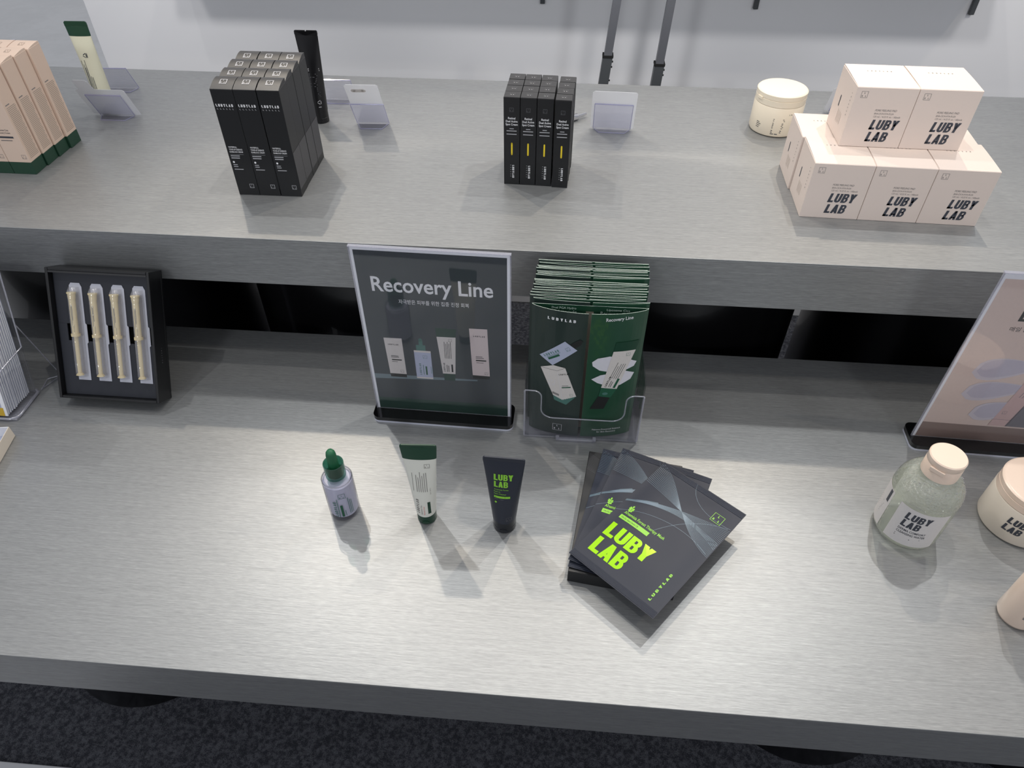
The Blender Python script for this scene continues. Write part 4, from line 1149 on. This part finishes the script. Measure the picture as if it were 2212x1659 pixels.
# black sunblock cartons, 3 x 4
W, Dp, Hh = 0.0333, 0.0335, 0.1668
c0 = thing('black_carton', 'x', 'box', group='tall black cartons in a block of twelve')
g = G(); g.box(0, W, 0, Dp, 0, Hh, bev=0.0005, seg=1); g.obj('carton_body', M_BLACKCARD, c0)
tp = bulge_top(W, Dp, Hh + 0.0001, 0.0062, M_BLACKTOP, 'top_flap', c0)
g = G(); g.box(W + 0.0001, W + 0.0003, 0.0008, Dp - 0.0008, 0.012, 0.072); g.obj('textured_panel', M_TEXTURED, c0)
d = D(); d.logo(0.0112, 0.0105, 0.0105, 0, 0, t=0.10); d.build('top_print', [M_SILVERINK], top_fn(Dp, Hh, 0.0062), tp, 0.0005)
d = D()
d.heavy('LUBYLAB', 0.0030, 0.1415, 0.0040, 0.0255, 0, 0, gap=0.35)
for k in range(6): d.rect(0.0035 + 0.0046 * k, 0.1372, 0.0042 + 0.0046 * k, 0.1392, 1, 0); d.rect(0.0035 + 0.0046 * k, 0.1372, 0.0052 + 0.0046 * k, 0.1377, 1, 0)
d.text('WATERFULL', 0.0038, 0.0785, 0.0025, 0, 0, 0.01, fit=0.0130); d.text('TONE-UP ESSENCE', 0.0038, 0.0747, 0.0025, 0, 0, 0.01, fit=0.0205); d.text('SUNBLOCK CREAM', 0.0038, 0.0709, 0.0025, 0, 0, 0.01, fit=0.0205)
d.rect(0.0038, 0.0680, 0.0245, 0.0683, 1, 0); d.lines(0.0038, 0.0648, 0.0150, 2, 0.0034, 0.0016, 1, 0, jit=0.2)
d.disc(0.0058, 0.0555, 0.0016, 0.0016, 0, 0); d.lines(0.0040, 0.0505, 0.0080, 2, 0.0030, 0.0013, 1, 0, jit=0.2); d.lines(0.0040, 0.0430, 0.0140, 1, 0.003, 0.0013, 1, 0, jit=0)
d.logo(0.0205, 0.0125, 0.0068, 1, 0, t=0.09)
build_bands(d, (('brand_print', 0.1, 1), ('product_print', 0.03, 0.1), ('logo_print', 0, 0.03)), [M_WHITEINK, M_SILVERINK], front(), c0)
ROW = ['front', 'second', 'third', 'rear']
COLN = ['left', 'middle', 'right']
a = 0.0102
first = True
for rr in range(4):
    for cc in range(3):
        x = -0.4764 + (cc * 0.0338) * math.cos(a) - (rr * 0.0341) * math.sin(a) + random.uniform(-0.0003, 0.0003)
        y = 0.6557 + (cc * 0.0338) * math.sin(a) + (rr * 0.0341) * math.cos(a) + random.uniform(-0.0002, 0.0002)
        lab = 'tall black carton, %s row, %s column of the block of twelve' % (ROW[rr], COLN[cc])
        if first:
            c0.location = (x, y, HU); c0.rotation_euler = (0, 0, a); c0['label'] = lab; first = False
        else:
            dup(c0, (x, y, HU), (0, 0, a + random.uniform(-0.004, 0.004)), lab)

# small black spot cream cartons, 4 x 4
W, Dp, Hh = 0.0247, 0.0222, 0.1410
c0 = thing('slim_carton', 'x', 'box', group='slim black cartons with a yellow bar')
g = G(); g.box(0, W, 0, Dp, 0, Hh, bev=0.0004, seg=1); g.obj('carton_body', M_BLACKCARD, c0)
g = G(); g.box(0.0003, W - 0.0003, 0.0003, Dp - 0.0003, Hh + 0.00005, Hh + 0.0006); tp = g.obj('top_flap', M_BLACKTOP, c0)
d = D(); d.logo(0.0085, 0.0075, 0.0075, 0, 0, t=0.05); d.disc(0.0105, 0.0095, 0.0006, 0.0006, 1, 1, 8); d.disc(0.0138, 0.0095, 0.0006, 0.0006, 1, 1, 8)
d.build('top_print', [M_DIMINK, M_WHITEINK], on_top(Hh + 0.0006), tp, 0.0002)
d = D()
d.logo(0.0090, 0.1195, 0.0062, 0, 0, t=0.07)
for k, (s_, wd) in enumerate((('Retinal', 0.0112), ('Dual Active', 0.0180), ('Spot Cream', 0.0186))):
    d.text(s_, W / 2, 0.1080 - 0.0048 * k, 0.0034, 1, 0, 0.012, align='c', fit=wd)
d.rect(0.0090, 0.0925, 0.0156, 0.0937, 2, 0); d.rect(0.0045, 0.0890, 0.0200, 0.0903, 2, 0); d.rect(0.0045, 0.0838, 0.0200, 0.0851, 2, 0)
d.rect(0.0114, 0.0515, 0.0138, 0.0695, 3, 0); d.disc(0.0126, 0.0515, 0.0012, 0.0012, 3, 0, 12); d.disc(0.0126, 0.0695, 0.0012, 0.0012, 3, 0, 12)
d.heavy('LUBYLAB', 0.0133, 0.0335, 0.0032, 0.0218, 1, 0, rot=-PI / 2, gap=0.25)
for k in range(6): d.rect(0.0102, 0.0140 + 0.0038 * k, 0.0118, 0.0146 + 0.0038 * k, 2, 0)
build_bands(d, (('logo_print', 0.117, 1), ('product_print', 0.077, 0.117), ('yellow_bar', 0.042, 0.077), ('brand_print', 0, 0.042)), [M_DIMINK, M_WHITEINK, M_SILVERINK, M_YELLOW], front(), c0)
COL4 = ['leftmost', 'second from left', 'third from left', 'rightmost']
a = -0.0359
first = True
for rr in range(4):
    for cc in range(4):
        gx = 0.0015 if cc == 3 else 0.0
        dy = (-0.0022 if cc == 3 else 0.0) + random.uniform(-0.0008, 0.0008) * (1 if rr else 0)
        u, v = cc * 0.0254 + gx + (0.0006 * rr if cc == 3 else 0), rr * 0.0230 + dy
        x = -0.0609 + u * math.cos(a) - v * math.sin(a); y = 0.7243 + u * math.sin(a) + v * math.cos(a)
        lab = 'slim black carton, %s row, %s of its four' % (ROW[rr], COL4[cc])
        if first:
            c0.location = (x, y, HU); c0.rotation_euler = (0, 0, a); c0['label'] = lab; first = False
        else:
            dup(c0, (x, y, HU), (0, 0, a + random.uniform(-0.01, 0.01)), lab)

# ivory pad cartons: six below, two above
W, Dp, Hh = 0.0852, 0.0838, 0.0872
c0 = thing('ivory_carton', 'x', 'box', group='ivory pad cartons in the pyramid')
g = G(); g.box(0, W, 0, Dp, 0, Hh, bev=0.0006, seg=1); bd = g.obj('carton_body', M_CREAMBOX, c0)
tp = bulge_top(W, Dp, Hh + 0.0001, 0.0016, M_CREAMBOX, 'top_flap', c0, 0.0006)
d = D(); d.heavy('LUBYLAB', 0.0265, 0.0560, 0.0024, 0.0345, 0, 0, gap=1.6); d.build('top_print', [M_INKGREY], top_fn(Dp, Hh, 0.0016, 0.0006), tp, 0.0004)
d = D()
d.logo(0.0075, 0.0722, 0.0092, 1, 0, t=0.05)
d.text('PORE PEELING PAD', 0.0340, 0.0538, 0.0030, 2, 0, 0.006, fit=0.0300, shear=0.16); d.text('BHA-CICA-HYA-PLGA', 0.0342, 0.0492, 0.0026, 2, 0, 0.004, fit=0.0270, shear=0.16); d.text('125 mL / 4.22 fl. oz. / 60pads', 0.0344, 0.0448, 0.0026, 2, 0, 0.002, fit=0.0375, shear=0.16)
d.heavy('LUBY', 0.0335, 0.0268, 0.0146, 0.0380, 0, 0, shear=0.17); d.heavy('LAB', 0.0335, 0.0088, 0.0146, 0.0290, 0, 0, shear=0.17)
build_bands(d, (('logo_print', 0.065, 1), ('product_print', 0.042, 0.065), ('brand_print', 0, 0.042)), [M_INK, M_INKGREY, M_INKGREY], front(), c0)
d = D(); d.heavy('LUBYLAB', -0.0150, 0.0735, 0.0022, 0.0330, 0, 0, rot=-PI / 2, gap=1.4); d.rect(-0.0560, 0.0380, -0.0525, 0.0540, 1, 0); d.lines(-0.0480, 0.0360, 0.0180, 4, -0.0055, 0.0008, 2, 0, rot=-PI / 2)
d.build('side_print', [M_INKGREY, M_INK, M_INKSOFT], lambda u, v, h: (-h, -u, v), c0, 0.0002)
a = -0.0394 + 0.012
spots = []
for rr in range(2):
    for cc in range(3):
        u, v = cc * 0.0858, rr * 0.0846
        spots.append((0.3954 + u * math.cos(a) - v * math.sin(a) - (0.0030 * rr), 0.6599 + u * math.sin(a) + v * math.cos(a), HU, a,
                      'ivory carton, bottom layer, %s row, %s of three' % (['front', 'rear'][rr], COLN[cc])))
for cc in range(2):
    spots.append((0.4401 + cc * 0.0857, 0.7141 - 0.0012 * cc, HU + Hh + 0.0020, -0.0142, 'ivory carton on the top layer of the pyramid, %s one' % ['left', 'right'][cc]))
for k, (x, y, z, q, lab) in enumerate(spots):
    if k == 0:
        c0.location = (x, y, z); c0.rotation_euler = (0, 0, q); c0['label'] = lab
    else:
        dup(c0, (x, y, z), (0, 0, q), lab)

# beige cartons with green base at the left edge
W, Dp, Hh = 0.0376, 0.0312, 0.1655
c0 = thing('beige_carton', 'x', 'box', group='beige cartons with green bases')
g = G(); g.box(0, W, 0, Dp, 0.0208, Hh, bev=0.0005, seg=1); g.obj('carton_body', M_BEIGE, c0)
g = G(); g.box(0, W, 0, Dp, 0, 0.0207, bev=0.0005, seg=1); g.obj('green_base', M_GREENCARD, c0)
tp = bulge_top(W, Dp, Hh + 0.0001, 0.0030, M_BEIGE, 'top_flap', c0)
d = D(); d.logo(0.0140, 0.0110, 0.0085, 0, 0, t=0.06); d.build('top_print', [M_INKSOFT], top_fn(Dp, Hh, 0.0030), tp, 0.0004)
d = D()
d.lines(0.0045, 0.1115, 0.0100, 1, 0.002, 0.0014, 1, 0, jit=0); d.lines(0.0045, 0.1075, 0.0235, 34, 0.00245, 0.0009, 0, 0, jit=0.12)
d.build('side_print', [M_INKSOFT, M_INKGREY], on_right(W), c0, 0.0002)
d = D()
d.heavy('LUBYLAB', 0.0060, 0.1450, 0.0036, 0.0250, 0, 0, gap=0.5); d.text('Liposome Cica', 0.0060, 0.0740, 0.0028, 1, 0, 0.006, fit=0.0200); d.text('Recovery Cream', 0.0060, 0.0695, 0.0028, 1, 0, 0.006, fit=0.0210)
d.rect(0.0060, 0.0620, 0.0290, 0.0650, 1, 0); d.lines(0.0060, 0.0575, 0.0190, 1, 0.002, 0.0010, 1, 0, jit=0); d.logo(0.0270, 0.0270, 0.0070, 0, 0, t=0.06)
build_bands(d, (('brand_print', 0.1, 1), ('product_print', 0.045, 0.1), ('logo_print', 0, 0.045)), [M_INKGREY, M_INK], front(), c0)
first = True
for rr in range(4):
    for cc in range(3):
        x = -0.8333 - W - cc * (W + 0.0006) + [0, 0.0025, 0.0050, 0.0088][rr]; y = 0.6922 + rr * 0.0322
        lab = 'beige carton with green base, %s row, %s column counted from the right' % (ROW[rr], ['first', 'second', 'third'][cc])
        if first:
            c0.location = (x, y, HU); c0.rotation_euler = (0, 0, 0.0); c0['label'] = lab; first = False
        else:
            dup(c0, (x, y, HU), (0, 0, 0.004 * random.uniform(-1, 1)), lab)

# ================================================================== RAISED SHELF: TUBES, JAR, APPLICATOR
t = thing('back_tube', 'slim cream tube with dark green crimped end behind the beige cartons', 'tube', (-0.8330, 0.9420, HU), (0, 0, 0.05))
surf, band = squeeze_tube(t, 0.0150, 0.0400, 0.1600, 0.016, 0.008, [M_TUBECREAM, M_GREEN, M_GREEN])
band(0.1360, 0.1520, M_GREEN, 'green_band', t)
d = D(); d.lines(-0.0120, 0.045, 0.058, 3, 0.0035, 0.0008, 0, 0, rot=PI / 2); d.lines(0.0010, 0.040, 0.050, 4, -0.0028, 0.0009, 0, 0, rot=PI / 2, jit=0.5)
for q in range(3):
    an = q * 2 * PI / 3 + 0.5
    d.poly(d.xf([(-0.0026, 0.0018), (0.0026, 0.0018), (0.0034, 0.0030), (-0.0018, 0.0030)], -0.0010, 0.1045, 1, 1, an, 0), 0, 0)
d.lines(0.0034, 0.101, 0.008, 2, -0.0018, 0.0010, 0, 0, rot=PI / 2)
d.build('tube_print', [M_INK], surf, t, 0.0004)

t = thing('black_tube', 'slim black tube standing behind the tall black cartons', 'tube', (-0.4190, 0.9330, HU), (0, 0, 0.02))
surf, band = squeeze_tube(t, 0.0140, 0.0400, 0.1590, 0.0220, 0.008, [M_BLACKTUBE, M_BLACKTUBE, M_BLACKTUBE], notch=True)
d = D(); d.lines(-0.006, 0.0960, 0.0200, 2, 0.0030, 0.0018, 0, 0, jit=0.05); d.lines(-0.006, 0.0880, 0.0160, 16, 0.0026, 0.0010, 1, 0, jit=0.4)
for q in range(3):
    an = q * 2 * PI / 3 + 0.5
    d.poly(d.xf([(-0.0026, 0.0018), (0.0026, 0.0018), (0.0032, 0.0028), (-0.0020, 0.0028)], 0.0060, 0.0400, 1, 1, an, 0), 0, 0)
d.rect(0.0035, 0.0310, 0.0080, 0.0322, 0, 0)
d.build('tube_print', [M_SILVERINK, M_DIMINK], surf, t, 0.0004)

t = thing('pad_jar', 'ivory pad jar with a lidded top beside the ivory cartons', 'jar', (0.4120, 0.9720, HU))
b, l = jar(t, 0.0440, 0.0740, 0.0215, M_IVORY, M_IVORY, 0.0430)
g = G(); g.box(-0.006, 0.006, -0.0450, -0.0430, 0.0600, 0.0650, bev=0.0006); g.obj('lid_tab', M_IVORY, l, rot=(0, 0, -1.15))
d = D()
d.lines(-0.026, 0.022, 0.010, 4, 0.0030, 0.0010, 0, 0, jit=0.5); d.lines(0.004, 0.033, 0.022, 2, 0.0028, 0.0010, 0, 0); d.lines(0.004, 0.026, 0.020, 5, 0.0022, 0.0010, 0, 0, jit=0.15); d.lines(0.004, 0.0125, 0.020, 3, 0.0030, 0.0014, 0, 0, jit=0.5)
d.heavy('LUBYLAB', 0.030, 0.0410, 0.0022, 0.020, 0, 0, gap=1.0)
d.build('jar_print', [M_INK], on_cyl(0.0440, -2.0), b, 0.0004)

t = thing('metal_applicator', 'silver pointed applicator lying behind the slim black cartons', 'applicator', (0.0699, 0.9901, HU), (0, 0, math.atan2(0.9609 - 0.9901, 0.0351 - 0.0699)))
def lay(prof, nm, m):
    g = G(); g.lathe(prof, 24)
    o = g.obj(nm, m, t, (0, 0, 0.0062), (0, PI / 2, 0), smooth=40)
lay([(0.0016, 0.0), (0.0028, 0.0008), (0.0034, 0.020)], 'tip', M_CHROME)
lay([(0.0050, 0.0202), (0.0058, 0.0215), (0.0060, 0.060), (0.0055, 0.062)], 'barrel', M_CHROME)

# ================================================================== CLEAR CARD HOLDERS
def card_holder(label, x, y, yaw, t_, Wc, Lc, foot=0.020, card=True, cardW=None, cardL=None, tab=None, hole=False, cw_off=0.0):
    o = thing('card_holder', label, 'card holder', (x, y, HU), (0, 0, yaw))
    def lf(u, v, h):
        return (u, -v * math.sin(t_) + h * math.cos(t_), 0.0012 + v * math.cos(t_) + h * math.sin(t_))
    g = G(); g.prism([(0, 0), (Wc, 0), (Wc, Lc), (0, Lc)], lambda u, v, h: lf(u, v, h), 0.0011); p_ = g.obj('plate', M_PET, o)
    g = G(); g.tube([lf(0.0, Lc, 0.0005), lf(Wc, Lc, 0.0005)], 0.0011, 8); g.obj('top_ridge', M_PETEDGE, p_)
    for u in (0.0, Wc):
        g = G(); g.tube([lf(u, 0.0, 0.0005), lf(u, Lc, 0.0005)], 0.0007, 6); g.obj('plate_edge', M_PETEDGE, p_)
    g = G(); g.prism([(0.002, 0.0), (0.010, -foot), (Wc - 0.010, -foot), (Wc - 0.002, 0.0)], lambda u, v, h: (u, v, h), 0.0011); f = g.obj('foot', M_PET, o)
    g = G(); g.tube([(0.002, 0.0, 0.0008), (0.010, -foot, 0.0008), (Wc - 0.010, -foot, 0.0008), (Wc - 0.002, 0.0, 0.0008)], 0.0008, 6); g.obj('foot_edge', M_PETEDGE, f)
    if card:
        cw, cl = cardW or Wc, cardL or Lc
        pts = [(-cw / 2, 0.0), (cw / 2, 0.0), (cw / 2, cl - 0.003), (cw / 2 - 0.003, cl)]
        if tab:
            pts += [(tab[1], cl), (tab[1] - 0.003, cl + tab[2] - 0.003), (tab[1] - 0.006, cl + tab[2]), (tab[0] + 0.003, cl + tab[2]), (tab[0], cl + tab[2] - 0.003), (tab[0], cl)]
        pts += [(-cw / 2 + 0.004, cl), (-cw / 2, cl - 0.004)]
        c = tag(thing('name_card', 'x', 'card'), label.replace('clear plastic card holder', 'pale frosted card slotted in the holder'), 'card')
        c.location = (x, y, HU); c.rotation_euler = (0, 0, yaw)
        g = G(); g.prism([(u + Wc / 2 + cw_off, v) for u, v in pts], lambda u, v, h: lf(u, v + 0.0006, 0.0022 + h), 0.0006); cc = g.obj('card_sheet', M_FROST, c)
        if hole:
            d = D(); d.rect(0.014, cl - 0.020, 0.032, cl - 0.012, 0, 0); d.disc(0.014, cl - 0.016, 0.004, 0.004, 0, 0, 14); d.disc(0.032, cl - 0.016, 0.004, 0.004, 0, 0, 14)
            d.build('card_mark', [M_PRINTLIGHT], lambda u, v, h: lf(u, v, 0.0022 - h), cc, 0.0002)
    return o
card_holder('clear plastic card holder behind the beige cartons before the cream tube', -0.8400, 0.9220, 0.010, 0.46, 0.066, 0.052, cardW=0.0912, cardL=0.0639, tab=(-0.038, -0.008, 0.022))
card_holder('clear plastic card holder far back behind the cream tube', -0.8935, 1.0472, 0.06, 0.48, 0.0676, 0.0527, card=False)
card_holder('clear plastic card holder right of the black tube with rounded corner', -0.3508, 0.9261, 0.050, 0.59, 0.0593, 0.058, foot=0.022, cardW=0.0580, cardL=0.1110, hole=True)
card_holder('clear plastic card holder far back beside the black tube', -0.4401, 1.0290, 0.033, 0.45, 0.0618, 0.050, card=False)
card_holder('clear plastic card holder right of the slim black cartons', 0.0830, 0.9400, -0.0355, 0.45, 0.0670, 0.062, foot=0.014, cardW=0.0771, cardL=0.0900)
card_holder('clear plastic card holder half hidden behind the ivory cartons', 0.5300, 1.0500, -0.03, 0.45, 0.070, 0.045, cardW=0.090, cardL=0.058, tab=(-0.028, 0.020, 0.018))
